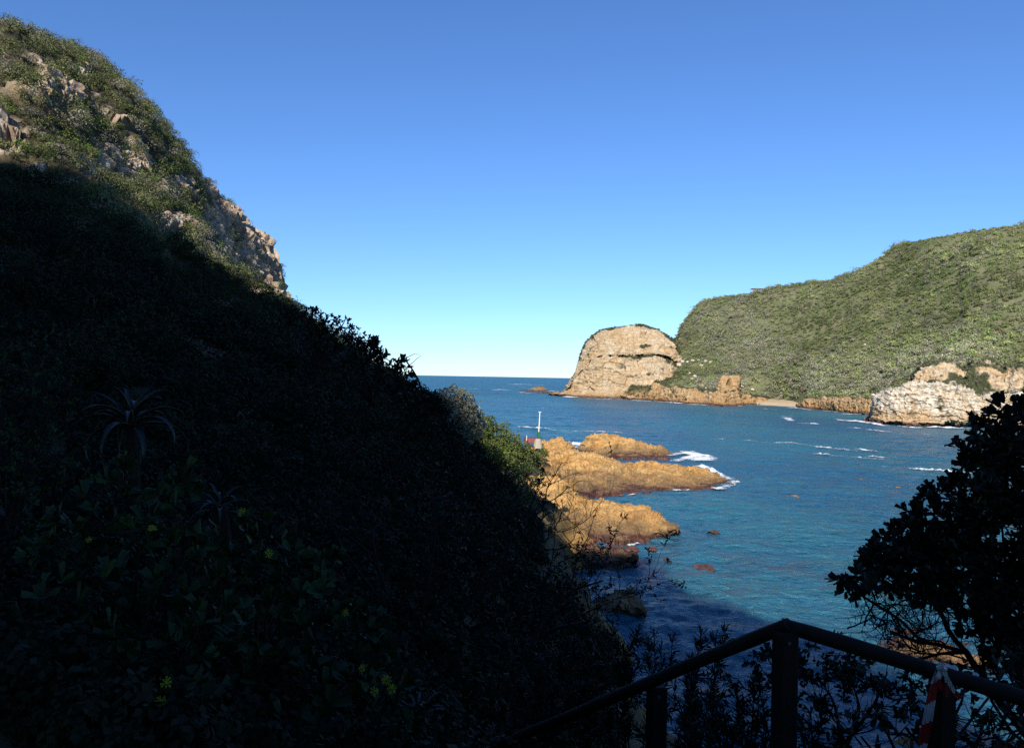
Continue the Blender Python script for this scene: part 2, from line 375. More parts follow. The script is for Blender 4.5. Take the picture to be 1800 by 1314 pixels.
def scrub(C, N, rad, col, leaf, per, flat=0.7, jit=0.3):
    """many bushes at once: C centres, N ground normals, rad radii, col colours; `per` diamonds each, in sub-lobes"""
    n = len(C); K = 5
    lob = rdir(n * K).reshape(n, K, 3); lob[..., 2] = np.abs(lob[..., 2])
    lc = lob * 0.55; lr = rng.uniform(.35, .62, (n, K))
    which = rng.integers(0, K, (n, per)); ii = np.arange(n)[:, None]
    q = rdir(n * per).reshape(n, per, 3); q[..., 2] = np.where(q[..., 2] < -.25, -q[..., 2], q[..., 2])
    sh = rng.uniform(.78, 1.02, (n, per, 1))
    loc = lc[ii, which] + q * lr[ii, which][..., None] * sh; loc[..., 2] *= flat * 1.25
    pos = C[:, None] + loc * rad[:, None, None] + N[:, None] * (rad * .15)[:, None, None]
    d = norm(q * .6 + rdir(n * per).reshape(n, per, 3) * .9 + np.array([0, 0, .15]))
    up = norm(q + rdir(n * per).reshape(n, per, 3) * .5)
    d = norm(np.cross(np.cross(up, d), up))
    Ls = leaf * rng.uniform(.6, 1.4, (n, per)) * (rad / rad.mean())[:, None] ** .4
    V, F = leaf_quads((pos - d * (Ls / 2)[..., None]).reshape(-1, 3), d.reshape(-1, 3), up.reshape(-1, 3), Ls.ravel(), Ls.ravel() * rng.uniform(.5, .8, n * per))
    c = col[:, None] * rng.uniform(1 - jit, 1 + jit, (n, per, 1)); return V, F, np.clip(c.reshape(-1, 3), 0, 1)

def pick(G, n, mask=None):
    """random points on a grid surface, area-weighted; returns positions, normals"""
    a = np.linalg.norm(np.cross(G[1:, :-1] - G[:-1, :-1], G[:-1, 1:] - G[:-1, :-1]), axis=-1)
    if mask is not None: a = a * mask[:-1, :-1]
    p = a.ravel() / a.sum(); k = rng.choice(len(p), n, p=p); i, j = np.unravel_index(k, a.shape)
    u, v = rng.random((2, n, 1)); nn = gnorm(G); nn = np.where(nn[..., 2:3] < 0, -nn, nn)
    q = (G[i, j] * (1 - u) + G[i + 1, j] * u) * (1 - v) + (G[i, j + 1] * (1 - u) + G[i + 1, j + 1] * u) * v
    return q, nn[i, j], i, j
def palette(n, cols, w):
    w = np.array(w, float); return np.array(cols)[rng.choice(len(cols), n, p=w / w.sum())] * rng.uniform(.8, 1.2, (n, 1))

def loft(rows, N, subs, noise=None):
    """rows: polylines of (px, py, d); d None -> on the water. Returns grid (M, N, 3)"""
    Rw = []
    for r in rows:
        a = np.array([[x, y, (W0(x, y, 0.0) if d is None else d)] for x, y, d in r], float)
        pts = P(a[:, 0], a[:, 1], a[:, 2])
        t = np.concatenate([[0], np.cumsum(np.hypot(np.diff(a[:, 0]), np.diff(a[:, 1])))]); t /= t[-1]
        Rw.append(pchip(t, pts, np.linspace(0, 1, N)))
    Rw = np.array(Rw); tt = np.arange(len(rows), dtype=float)
    if isinstance(subs, int): subs = [subs] * (len(rows) - 1)
    ti = np.concatenate([np.linspace(k, k + 1, s, endpoint=False) for k, s in enumerate(subs)] + [[len(rows) - 1]])
    return pchip(tt, Rw, ti)
def rough(G, amp, scale, blocky=0.0, bscale=(.3, .3, .15), seed=0, o=5, vert=1.0, edge=None, strata=None):
    n = gnorm(G); p = G * np.array([1, 1, vert])
    d = amp * fbm(p * scale, o, seed)
    if blocky:
        q = G * np.array(bscale); q = q + .35 * np.stack([fbm(G * scale, 2, seed + 5), fbm(G * scale, 2, seed + 6), fbm(G * scale, 2, seed + 7)], -1)
        f1, e, c = worley(q, seed + 9)
        d = d + blocky * (c - .5) * 1.1 - blocky * .22 * np.exp(-(e / .05) ** 2)
        f1, e, c = worley(q * 2.3 + 11.7, seed + 19); d = d + blocky * (c - .5) * .55
        st = G[..., 2] * bscale[2] * 5 + 1.2 * fbm(G * scale * .5, 3, seed + 27); d = d + blocky * .30 * (np.abs((st % 1) - .5) * 2 - .5)
    if strata:
        u_ = G[..., 2] / strata[1] + .06 * G[..., 0] / strata[1] + .5 * fbm(G * scale * .6, 3, seed + 31); f_ = u_ % 1; d = d + strata[0] * (f_ * .8 - 1.4 * np.exp(-(f_ / .10) ** 2) - 1.4 * np.exp(-((1 - f_) / .06) ** 2))
    if edge is not None: d = d * edge
    return G + n * d[..., None]

# ================================================================== SETTING
# ------------------------------------------------------------------ near hillside (camera slope and the hill up to its cliff end)
DK = np.array([0.8, 1.5, 3, 6, 10, 16, 25, 40, 60, 85, 110, 128, 140, 150, 160, 172, 205.])
TAB = {
 -1600: [2600, 1900, 1300, 900, 720, 560, 440, 300, 150, 20, -60, -90, -80, -60, -40, 0, 60],
 -600: [2400, 1750, 1230, 880, 710, 590, 470, 335, 180, 40, 30, 40, 50, 60, 80, 100, 130],
 0:    [2400, 1720, 1240, 930, 790, 670, 550, 435, 305, 50, 75, 100, 110, 120, 130, 150, 190],
 110:  [2400, 1730, 1270, 955, 800, 680, 575, 470, 360, 150, 84, 100, 112, 122, 132, 145, 190],
 200:  [2400, 1750, 1300, 980, 820, 705, 600, 508, 418, 285, 140, 146, 156, 165, 175, 195, 240],
 300:  [2400, 1780, 1330, 1015, 850, 735, 640, 558, 482, 392, 290, 244, 252, 262, 275, 300, 350],
 400:  [2400, 1800, 1350, 1050, 890, 765, 680, 605, 550, 502, 468, 438, 408, 366, 364, 385, 440],
 440:  [2400, 1800, 1360, 1070, 900, 775, 690, 615, 565, 525, 500, 490, 470, 418, 405, 425, 480],
 478:  [2400, 1810, 1370, 1085, 915, 785, 700, 625, 580, 545, 525, 518, 512, 500, 426, 455, 540],
 492:  [2400, 1810, 1375, 1090, 920, 790, 705, 632, 587, 552, 535, 528, 522, 515, 505, 525, 600],
 510:  [2400, 1815, 1380, 1100, 928, 797, 712, 642, 597, 562, 548, 546, 550, 556, 566, 600, 680],
 600:  [2400, 1830, 1400, 1150, 965, 835, 745, 680, 632, 615, 622, 632, 640, 650, 660, 690, 760],
 700:  [2400, 1840, 1430, 1200, 1015, 885, 795, 730, 695, 692, 700, 708, 715, 725, 740, 770, 800],
 770:  [2400, 1850, 1450, 1250, 1065, 935, 845, 775, 738, 732, 740, 750, 760, 775, 795, 815, 830],
 850:  [2400, 1860, 1470, 1300, 1125, 1005, 915, 855, 815, 788, 782, 784, 792, 806, 830, 840, 850],
 920:  [2400, 1870, 1480, 1340, 1175, 1065, 985, 925, 895, 855, 815, 796, 792, 806, 840, 850, 850],
 975:  [2400, 1880, 1490, 1370, 1215, 1110, 1045, 985, 955, 890, 845, 815, 812, 835, 850, 850, 850],
 1050: [2400, 1880, 1495, 1400, 1300, 1215, 1150, 1150, 1060, 950, 890, 845, 850, 850, 850, 850, 850],
 1150: [2400, 1880, 1500, 1430, 1390, 1340, 1310, 1260, 1080, 960, 890, 860, 850, 850, 850, 850, 850],
 1400: [2400, 1850, 1500, 1480, 1450, 1430, 1410, 1290, 1090, 960, 890, 860, 850, 850, 850, 850, 850],
 1800: [2300, 1750, 1440, 1400, 1390, 1375, 1380, 1290, 1090, 960, 890, 860, 850, 850, 850, 850, 850],
 2700: [2200, 1650, 1350, 1330, 1330, 1330, 1330, 1290, 1090, 960, 890, 860, 850, 850, 850, 850, 850],
}
pk = np.array(sorted(TAB)); tabA = np.array([TAB[k] for k in pk], float)
cols = np.concatenate([np.arange(-1600, -200, 25), np.arange(-200, 1160, 3.5), np.arange(1160, 2701, 22)]).astype(float)
drow = np.concatenate([np.geomspace(0.8, 58, 120), np.arange(58.4, 172, 0.45), np.arange(173, 206, 2.5)])
tA = pchip(np.log(DK), tabA.T, np.log(drow))            # (rows, px knots)
PYG = pchip(pk, tA.T, cols).T                            # (rows, cols)
G0 = P(cols[None] + 0 * PYG, PYG, drow[:, None] + 0 * PYG)
qx, qy = proj(G0)
rmask = np.zeros(G0.shape[:2])
for bx, by, rx, ry in [(75, 165, 60, 32), (15, 235, 45, 38), (172, 285, 36, 24), (235, 285, 40, 34), (300, 330, 34, 22), (395, 385, 45, 32), (345, 395, 30, 16),
                       (425, 440, 55, 40), (470, 460, 34, 60), (180, 165, 16, 10), (140, 125, 22, 7), (385, 330, 30, 30), (300, 395, 30, 14), (495, 515, 14, 20), (60, 300, 26, 16), (230, 215, 30, 8)]:
    rmask = np.maximum(rmask, np.exp(-(((qx - bx) / rx) ** 2 + ((qy - by) / ry) ** 2) ** 1.5))
far_side = (G0[..., 1] > 62) & (qx < 525)
rmask = np.where(far_side, rmask, 0)
rmask = np.clip((rmask + .60 * fbm(G0 * np.array([.16, .16, .10]), 4, 31) - .26) * 3.0, 0, 1)
low = np.clip((1.2 - G0[..., 2]) / 1.0, 0, 1)
nearrock = .5 * np.clip((fbm(G0 * .12, 4, 77) - .05 - (G0[..., 2] - 3) * .10) * 3, 0, 1) * (G0[..., 1] < 100) * (G0[..., 1] > 14)
rk = np.maximum(np.maximum(rmask, low), nearrock)
amp = np.clip(drow / 60, .12, 1)[:, None]
nrm0 = gnorm(G0); nrm0 = np.where(nrm0[..., 2:3] < 0, -nrm0, nrm0)
f1, e1, c1 = worley((G0 + 1.5 * np.stack([fbm(G0 * .3, 2, 1), fbm(G0 * .3, 2, 2), fbm(G0 * .3, 2, 3)], -1)) * np.array([.42, .42, .20]), 40)
colm = 1 - np.abs(fbm(G0 * np.array([.55, .55, .07]), 4, 88))
crag = np.clip((qx - 380) / 30, 0, 1) * (drow[:, None] > 128) * (qx < 520)
disp = rk * (.5 + 2.2 * crag) * (colm - .75) * (drow[:, None] > 55) + amp * (.75 * fbm(G0 * .22, 4, 3) + .25 * fbm(G0 * .8, 3, 4)) + rk * amp * (2.2 * (c1 - .35) - .7 * np.exp(-(e1 / .08) ** 2))
G_HILL = G0 + nrm0 * disp[..., None]
hs = mesh("hillside", G_HILL, gridF(*G_HILL.shape[:2]), M_GROUND, vcol=np.repeat(rk.reshape(-1, 1), 3, 1))
tag(hs, "steep bushy hillside rising from the water to a rocky crest", kind="structure")

# ------------------------------------------------------------------ the ridge the hillside continues into, behind and beside the viewer
crest = np.array([(x, -45.0, z) for x, z in [(14, 30), (5, 44), (1.8, 49), (-1, 53), (-4, 57), (-14.7, 66), (-17, 70), (-22, 71), (-27, 73), (-32, 78.5), (-37, 82), (-42, 87), (-47, 92), (-52, 98), (-57, 104.5), (-62, 107), (-67, 101), (-72, 88), (-82, 70), (-105, 60), (-200, 70)]])  # unseen crest, heights shaped so its shadow falls across the near slope and water
gx, gy = np.meshgrid(np.arange(-260, 71, 1.6), np.arange(-170, 190, 1.6))
zz = np.full(gx.shape, -5.0)
for a, b in zip(crest[:-1], crest[1:]):
    ab = (b - a)[:2]; L2 = ab @ ab + 1e-9
    t = np.clip(((gx - a[0]) * ab[0] + (gy - a[1]) * ab[1]) / L2, 0, 1)
    dx = gx - (a[0] + t * ab[0]); dy = gy - (a[1] + t * ab[1]); dist = np.hypot(dx, dy)
    zz = np.maximum(zz, a[2] + t * (b[2] - a[2]) - 1.5 * np.maximum(dist - .6, 0))
near = np.clip(np.hypot(gx, gy) / 30, 0, 1)
base = 14.3 + np.where(gx < 0, -gx * .42, -gx * .35) + .0 * gy
zz = np.maximum(zz, np.minimum(base, 60)); zz = np.where(np.hypot(gx, gy) < 9, np.minimum(zz, 14.3 + (-gx) * .4), zz)
pxf = np.where(gy > .3, 900 + 1350 * gx / np.maximum(gy, .3), np.where(gx < 0, -9e9, 9e9))
keep = (gy < .9) | (pxf < -1500) & (gy > .3)
zz = zz + np.clip(zz / 60, 0, 1) * (1.3 * fbm(np.stack([gx, gy, 0 * gx], -1) * .33, 3, 18) + .5) + .5 * fbm(np.stack([gx, gy, 0 * gx], -1) * .15, 4, 8) * np.clip((np.hypot(gx, gy) - 4) / 10, 0, 1)
GB = np.stack([gx, gy, zz], -1); FB = gridF(*gx.shape); kb = keep.ravel()[FB].all(1)
hb = mesh("hill_ridge", GB, FB[kb], M_GROUND, vcol=np.full((gx.size, 3), .1)); tag(hb, "ridge of the bushy hill behind the path", kind="structure")

RIDGE = crest
# ------------------------------------------------------------------ sea
def wave(x, y):
    p = np.stack([x, y, 0 * x], -1)
    a = np.clip(1.2 - y / 900, .2, 1)
    return a * (.28 * fbm(p * np.array([.10, .16, 1]), 2, 61) + .13 * fbm(p * np.array([.42, .62, 1]), 3, 63)) + .11 * np.clip(1.1 - y / 260, 0, 1) * fbm(p * np.array([.95, 1.5, 1]), 3, 66)
scol = np.arange(-1400, 3300, 4.0); sd_ = np.concatenate([np.geomspace(16, 420, 720), np.geomspace(424, 60000, 130)])
sx = (scol[None] - CX) / FPX * sd_[:, None]; sy = sd_[:, None] + 0 * sx
ok = sd_[:, None] < 1500
sz = np.where(ok, wave(sx, sy), 0.0)
def sea_mat():
    t = NT("sea_water"); p = t.pos()
    n1 = t.noise(t.map(p, (.02, .012, 1)), 1.0, 4); n2 = t.noise(t.map(p, (.07, .05, 1)), 1.0, 5, .6)
    c = t.mix(t.ramp(n1, [(.38, 0.0), (.62, 1.0)]), (0.019, 0.092, 0.160), (0.025, 0.128, 0.172))
    # shallow reef under the near water
    sxy = t.n("ShaderNodeSeparateXYZ"); t.l(p, sxy.inputs[0])
    ex = t.math('DIVIDE', t.math('SUBTRACT', sxy.outputs[0], 21.0), 15.0); ey = t.math('DIVIDE', t.math('SUBTRACT', sxy.outputs[1], 66.0), 17.0)
    rr = t.math('SUBTRACT', 1.0, t.math('ADD', t.math('MULTIPLY', ex, ex), t.math('MULTIPLY', ey, ey)), True)
    rf = t.math('MULTIPLY', rr, t.ramp(t.noise(t.map(p, (.16, .16, 1)), 1.0, 4, .6), [(.48, 0.0), (.66, .5)]))
    c = t.mix(rf, c, (0.075, 0.045, 0.045))
    dy = t.n("ShaderNodeMapRange"); t.l(sxy.outputs[1], dy.inputs[0]); dy.inputs[1].default_value = 60; dy.inputs[2].default_value = 900
    w1 = t.noise(t.map(p, (1.1, 1.7, 1)), 1.0, 6, .62, .3); w2 = t.noise(t.map(p, (.25, .42, 1)), 1.0, 4, .55)
    nm = t.bump(w2, 1.0, 1.3); nm = t.bump(w1, 1.0, .5, nm)
    rg = t.n("ShaderNodeMapRange"); t.l(sxy.outputs[1], rg.inputs[0]); rg.inputs[1].default_value = 60; rg.inputs[2].default_value = 700; rg.inputs[3].default_value = .22; rg.inputs[4].default_value = .42
    b = t.pbr(c, rg.outputs[0], .5, nm); b.inputs["IOR"].default_value = 1.33
    return t.m
M_SEA = sea_mat()
sea = mesh("sea", np.stack([sx, sy, sz], -1), gridF(*sx.shape), M_SEA, smooth=True); tag(sea, "choppy blue sea channel", kind="structure")

# ------------------------------------------------------------------ far headland hill
rowA = [(1090, 690, 640), (1150, 690, 600), (1200, 688, 575), (1260, 694, 548), (1345, 702, 545), (1410, 702, 500), (1470, 700, 452), (1535, 703, 420), (1600, 690, 350), (1660, 690, 330), (1800, 690, 320), (2000, 700, 310), (2300, 700, 300)]
rowB = [(1120, 650, 690), (1180, 640, 640), (1230, 640, 612), (1290, 645, 580), (1370, 650, 545), (1430, 650, 510), (1490, 645, 480), (1560, 640, 450), (1620, 640, 405), (1690, 625, 385), (1800, 610, 370), (2000, 600, 360), (2300, 600, 350)]
rowM = [(1145, 626, 730), (1190, 614, 690), (1222, 598, 655), (1290, 575, 625), (1380, 570, 600), (1440, 565, 570), (1510, 545, 540), (1590, 530, 510), (1660, 520, 470), (1720, 510, 440), (1800, 500, 425), (2000, 480, 410), (2300, 480, 400)]
rowR = [(1150, 620, 745), (1180, 603, 725), (1192, 592, 708), (1199, 577, 702), (1214, 556, 697), (1232, 537, 690), (1264, 527, 680), (1330, 518, 655), (1440, 497, 620), (1550, 455, 590), (1585, 437, 570), (1620, 428, 550), (1700, 418, 520), (1800, 408, 490), (2000, 385, 460), (2300, 380, 440)]
def shift(row, dpy, dd): return [(x, y + dpy, d + dd) for x, y, d in row]
G = loft([shift(rowA, 14, -8), rowA, rowB, rowM, rowR, shift(rowR, 8, 60), [(x, 672, d + 300) for x, y, d in rowR]], 420, [4, 50, 60, 70, 6, 8])
pn = G * np.array([1, 1, 1.0])
G_FAR = rough(G, 4.2, .022, 0, seed=90, o=5)
NR = G_FAR.shape[0]; ii_ = np.arange(NR)
def far_ground():
    t = NT("headland_ground"); p = t.pos(); n1 = t.noise(p, .05, 6, .65)
    t.pbr(t.ramp(n1, [(.3, (.075, .09, .04)), (.5, (.11, .12, .06)), (.7, (.17, .15, .095))]), .9, .1, t.bump(t.noise(p, .5, 6), .6, .6)); return t.m
fh = mesh("headland_hill", G_FAR, gridF(*G_FAR.shape[:2]), far_ground(), vcol=np.repeat(np.clip(fbm(G_FAR * .05, 4, 12) * 1.5 - .75, 0, .8).reshape(-1, 1), 3, 1))
tag(fh, "long green scrub covered hill across the water", kind="structure")

# dome cliff
D1 = [(992, 690, 735), (1005, 670, 720), (1013, 655, 715), (1018, 640, 712), (1021, 625, 710), (1028, 607, 706), (1040, 592, 700), (1057, 581, 695), (1090, 575, 685), (1125, 571, 675), (1148, 577, 668), (1170, 588, 660), (1187, 601, 655), (1196, 618, 655), (1206, 640, 660)]
D2 = [(990, 692, 715), (1001, 678, 695), (1010, 664, 685), (1016, 652, 680), (1021, 640, 676), (1030, 627, 670), (1042, 612, 665), (1060, 601, 660), (1090, 596, 652), (1125, 594, 645), (1148, 598, 640), (1168, 605, 636), (1184, 613, 634), (1192, 624, 634), (1203, 643, 645)]
D3 = [(988, 693, 705), (1000, 682, 682), (1009, 670, 670), (1016, 660, 664), (1024, 650, 660), (1034, 638, 656), (1046, 630, 652), (1062, 626, 647), (1090, 625, 640), (1125, 624, 634), (1148, 624, 630), (1166, 626, 627), (1180, 630, 626), (1190, 636, 628), (1201, 646, 638)]
D3a = [(x, y - 3.0, d - 4.5) for x, y, d in D3]
D3 = [(x, y, d + 5.0) for x, y, d in D3]
D4 = [(987, 693.5, 700), (1000, 684, 676), (1009, 673, 663), (1016, 663, 657), (1024, 653, 652), (1034, 641, 646), (1046, 633, 641), (1062, 629, 636), (1090, 628, 630), (1125, 627, 624), (1146, 627, 621), (1163, 630, 619), (1176, 636, 619), (1187, 644, 622), (1198, 652, 632)]
D5 = [(982, 692, 690), (996, 690, 668), (1006, 687, 655), (1016, 685, 646), (1026, 684, 641), (1036, 682, 636), (1050, 681, 630), (1066, 680, 624), (1090, 681, 617), (1115, 683, 610), (1138, 682, 604), (1154, 676, 601), (1168, 671, 600), (1180, 667, 602), (1194, 663, 610)]
D6 = [(966, 691, 690), (982, 692, 668), (1000, 693, 652), (1016, 694, 640), (1030, 694, 632), (1042, 694, 625), (1056, 694, 618), (1072, 694, 611), (1095, 695, 602), (1118, 697, 594), (1138, 697, 588), (1152, 696, 586), (1166, 694, 585), (1180, 692, 588), (1196, 690, 596)]
D7 = [(962, 693, None), (980, 695, None), (1000, 697, None), (1016, 698.5, None), (1030, 699.5, None), (1042, 700, None), (1056, 700.5, None), (1072, 701, None), (1095, 701.5, None), (1118, 702.5, None), (1138, 703.5, None), (1152, 704.5, None), (1166, 705.5, None), (1180, 706.5, None), (1196, 707.5, None)]
D8 = [(x, y + 2.5, W0(x, y + 0.0) - 3) for x, y, d in D7]
D0 = [(x, y + 3, d + 45) for x, y, d in D1]
G = loft([[(x, 695, d + 60) for x, y, d in D1], D0, D1, D2, D3a, D3, D4, D5, D6, D7, D8], 330, [3, 6, 22, 28, 6, 6, 52, 12, 12, 3])
edge = np.ones(G.shape[:2]); edge[:10] = .3; edge[-4:] = .1
G_DOME = rough(G, 1.9, .07, 2.0, (.13, .13, .07), 20, 6, edge=edge, strata=(.55, 9.0))
Mr = G_DOME.shape[0]; ri = np.arange(Mr)[:, None] + 0 * G_DOME[..., 0]
tj = np.linspace(0, 1, G_DOME.shape[1])[None] + 0 * ri
nz = fbm(G_DOME * .09, 4, 5)
# vegetated: crown top, ledge band, base patch on the right
vg = np.clip(1 - np.abs(ri - 10) / 9, 0, 1) * 1.1 + np.exp(-((ri - 68) / 5.5) ** 2) * (tj > .36) * 1.15 + np.exp(-((ri - 128) / 13.0) ** 2) * np.clip((tj - .50) * 9, 0, 1) * np.clip((.985 - tj) * 20, 0, 1) * 1.7 + np.exp(-((ri - 38) / 12.0) ** 2) * np.clip(1 - np.abs(tj - .43) * 9, 0, 1) * .5
vg = np.where(ri < 9, 1.0, vg)
vegd = np.clip((vg + .9 * nz - .58) * 5, 0, 1)
dm = mesh("headland_cliff", G_DOME, gridF(*G_DOME.shape[:2]), M_HEAD, vcol=np.repeat(vegd.reshape(-1, 1), 3, 1)); tag(dm, "rounded pale cliff standing at the sea end of the far headland", kind="structure")

# low coast cliffs and the beach
cf = [(1136, 704), (1150, 704), (1172, 706), (1200, 708.5), (1240, 711), (1272, 713), (1290, 712.5), (1320, 711.5), (1345, 711), (1352, 711)]
ct = [(1148, 670), (1158, 674), (1172, 679), (1200, 684), (1240, 687), (1266, 691), (1288, 691), (1306, 693), (1340, 702), (1356, 707)]
C2 = [(x, y, None) for x, y in cf]; C3 = [(x, y + 2.5, W0(x, y) - 3) for x, y in cf]
C1 = [(x, y, W0(a, b) + 7) for (x, y), (a, b) in zip(ct, cf)]; C0 = [(x + 4, y - 2 + 1, d + 14) for x, y, d in C1]
Cm = [(.5 * (x + a), .35 * y + .65 * b, W0(a, b) + 1.5) for (x, y), (a, b) in zip(ct, cf)]
G = loft([[(x, y + 8, d + 30) for x, y, d in C0], C0, C1, Cm, C2, C3], 260, [4, 6, 16, 14, 3])
G_C1 = rough(G, 1.3, .12, 1.9, (.16, .16, .07), 51, 5)
v1 = np.zeros(G_C1.shape[:2]); v1[:11] = 1; vc1 = np.clip((v1 + fbm(G_C1 * .15, 3, 2) * .8 - .45) * 4, 0, 1)
tag(mesh("coast_cliff", G_C1, gridF(*G_C1.shape[:2]), M_COAST, vcol=np.repeat(vc1.reshape(-1, 1), 3, 1)), "low ochre cliff along the far shore beside the dome", kind="structure")
cf = [(1404, 716), (1412, 717.5), (1430, 719), (1470, 723), (1500, 726), (1530, 729), (1560, 730)]
ct = [(1400, 711), (1414, 705), (1432, 700), (1466, 698), (1500, 699), (1530, 701), (1560, 702)]
C2 = [(x, y, None) for x, y in cf]; C3 = [(x, y + 2.5, W0(x, y) - 3) for x, y in cf]
C1 = [(x, y, W0(a, b) + 5) for (x, y), (a, b) in zip(ct, cf)]; C0 = [(x, y, d + 10) for x, y, d in C1]
Cm = [(.5 * (x + a), .35 * y + .65 * b, W0(a, b) + 1.2) for (x, y), (a, b) in zip(ct, cf)]
G = loft([[(x, y + 8, d + 30) for x, y, d in C0], C0, C1, Cm, C2, C3], 200, [4, 5, 14, 12, 3])
G_C2 = rough(G, .8, .2, 1.2, (.22, .22, .1), 57, 5)
v1 = np.zeros(G_C2.shape[:2]); v1[:9] = 1; vc2 = np.clip((v1 + fbm(G_C2 * .15, 3, 2) * .8 - .45) * 4, 0, 1)
tag(mesh("coast_cliff", G_C2, gridF(*G_C2.shape[:2]), M_COAST, vcol=np.repeat(vc2.reshape(-1, 1), 3, 1)), "low ochre cliff between the beach and the white cliff", kind="structure")
G = loft([[(1310, 712.5, W0(1310, 711.5, 0) - 4), (1360, 715, W0(1360, 714) - 4), (1425, 720, W0(1425, 719) - 4)], [(1310, 710.5, None), (1360, 713, None), (1425, 717.5, None)], [(1315, 706, 536), (1365, 707, 515), (1430, 709, 482)], [(1320, 701, 556), (1365, 701, 540), (1430, 701, 505)]], 40, 8)
tag(mesh("beach", rough(G, .15, .3, 0, seed=4), gridF(*G.shape[:2]), fold_mat("beach_sand", (0.44, 0.34, 0.22), .95, .1, .12, 1.0)), "small pale pebble beach on the far shore", kind="structure")
# pillar with a cave
Pc = [(1259, 690, 534), (1264, 668, 532), (1270, 662, 530), (1283, 661, 529), (1296, 660, 530), (1303, 665, 532), (1300, 676, 533), (1299, 692, 534)]
Pf = [(1258, 712, None), (1263, 700, 522), (1270, 682, 521), (1283, 678, 520), (1292, 676, 521), (1298, 682, 523), (1298, 695, 524), (1300, 711.5, None)]
G = loft([[(x, y + 3, d + 14) for x, y, d in Pc], Pc, Pf, [(x, y + 10, (d or W0(x, y)) - 1.5) for x, y, d in Pf], [(x, 715, W0(x, 714)) for x, y, d in Pf]], 70, [4, 18, 12, 8])
gq = proj(G); cave = np.exp(-(((gq[0] - 1281 - (gq[1] - 673) * -.25) / 3.2) ** 2 + ((gq[1] - 673) / 6.5) ** 2) ** 2)
G = rough(G, .9, .18, 1.1, (.25, .25, .12), 71, 5); G = G + np.array([0.05, 1, 0.05]) * (cave * 9.0)[..., None]
tag(mesh("rock_pillar", G, gridF(*G.shape[:2]), M_COAST, vcol=np.zeros((G.shape[0] * G.shape[1], 3))), "ochre rock pillar with a dark cave above the far shore", "rock")

# white cliff and the outcrops above it
wf = [(1538, 733, 360), (1522, 737, 330), (1518, 740, None), (1530, 743.5, None), (1560, 745.5, None), (1600, 747.5, None), (1650, 748.5, None), (1700, 749, None), (1760, 751, None), (1850, 757, None), (1980, 768, None), (2200, 790, None)]
wl = [(1538, 731, 358), (1530, 732, 325), (1534, 733, 312), (1546, 734, 305), (1568, 735, 300), (1600, 737, 296), (1650, 738, 293), (1700, 739, 291), (1760, 741, 286), (1850, 745, 275), (1980, 755, 255), (2200, 775, 225)]
wt = [(1540, 703, 362), (1537, 701, 335), (1538, 696, 322), (1548, 691, 315), (1568, 686, 308), (1592, 676, 303), (1645, 673, 299), (1682, 677, 297), (1716, 692, 294), (1760, 690, 290), (1850, 690, 280), (1980, 690, 265), (2200, 700, 245)]
wt = [wt[0]] + [wt[1]] + wt[2:]
G = loft([[(x, 700, d + 40) for x, y, d in wt], [(x, y + 1, d + 12) for x, y, d in wt], wt, wl, wf, [(x, y + 3, (d or W0(x, y)) - 3) for x, y, d in wf]], 330, [3, 6, 62, 14, 3])
edge = np.ones(G.shape[:2]); edge[:4] = .3
G_W = rough(G, .9, .16, 1.5, (.30, .30, .26), 33, 6, edge=edge, strata=(.5, 3.6))
vW = np.zeros(G_W.shape[:2]); vW[:8] = .8; vcW = np.clip((vW + fbm(G_W * .2, 4, 2) * .9 - .60) * 4, 0, 1)
tag(mesh("white_cliff", G_W, gridF(*G_W.shape[:2]), M_WHITE, vcol=np.repeat(vcW.reshape(-1, 1), 3, 1)), "white and tan sea cliff across the channel beside the dark tree", kind="structure")
ut = [(1604, 664, 345), (1618, 650, 340), (1640, 640, 338), (1668, 641, 336), (1690, 652, 333), (1712, 636, 332), (1735, 632, 330), (1765, 648, 326), (1790, 638, 322), (1830, 632, 318), (1950, 640, 300), (2200, 640, 280)]
ub = [(1600, 684, 322), (1618, 682, 320), (1640, 680, 317), (1668, 681, 315), (1690, 688, 312), (1712, 696, 309), (1735, 697, 306), (1765, 697, 304), (1790, 697, 300), (1830, 697, 296), (1950, 700, 278), (2200, 705, 258)]
G = loft([[(x, y + 20, d + 40) for x, y, d in ut], [(x, y + 2, d + 14) for x, y, d in ut], ut, ub, [(x, y + 8, d - 2) for x, y, d in ub]], 240, [3, 5, 44, 4])
G_U = rough(G, 2.0, .10, 2.0, (.22, .22, .16), 45, 6)
vcU = np.clip((.72 + fbm(G_U * .10, 4, 23) * 1.2 - .42) * 5, 0, 1); vcU[:6] = 1
tag(mesh("upper_cliff", G_U, gridF(*G_U.shape[:2]), M_UPPER, vcol=np.repeat(vcU.reshape(-1, 1), 3, 1)), "broken ochre outcrops in scrub above the white cliff", kind="structure")

# ------------------------------------------------------------------ scrub on the far shore (uncountable)
VV, FF, CC = [], [], []; nv = 0
def acc(V, F, c):
    global nv
    VV.append(V); FF.append(F + nv); CC.append(c); nv += len(V)
def flush(name, mat, label):
    global VV, FF, CC, nv
    o = mesh(name, np.concatenate(VV), np.concatenate(FF), mat, fcol=np.concatenate(CC)); tag(o, label, kind="stuff"); VV, FF, CC = [], [], []; nv = 0; return o
FARC = [(.135, .155, .07), (.17, .19, .08), (.14, .15, .085), (.19, .18, .125), (.22, .20, .16), (.12, .165, .055), (.20, .21, .09)]
n = 17000
q, nn, i, j = pick(G_FAR, n, (np.arange(NR) > 3)[:, None] * (np.arange(NR) < 186)[:, None] * np.ones(G_FAR.shape[1])[None])
qpx, qpy = proj(q); big = fbm(q * .018, 3, 14); grey = np.clip(.30 + big * 1.0 + (1420 - qpx) / 1500 + (600 - qpy) / 900 * (qpx < 1500), .03, .85)
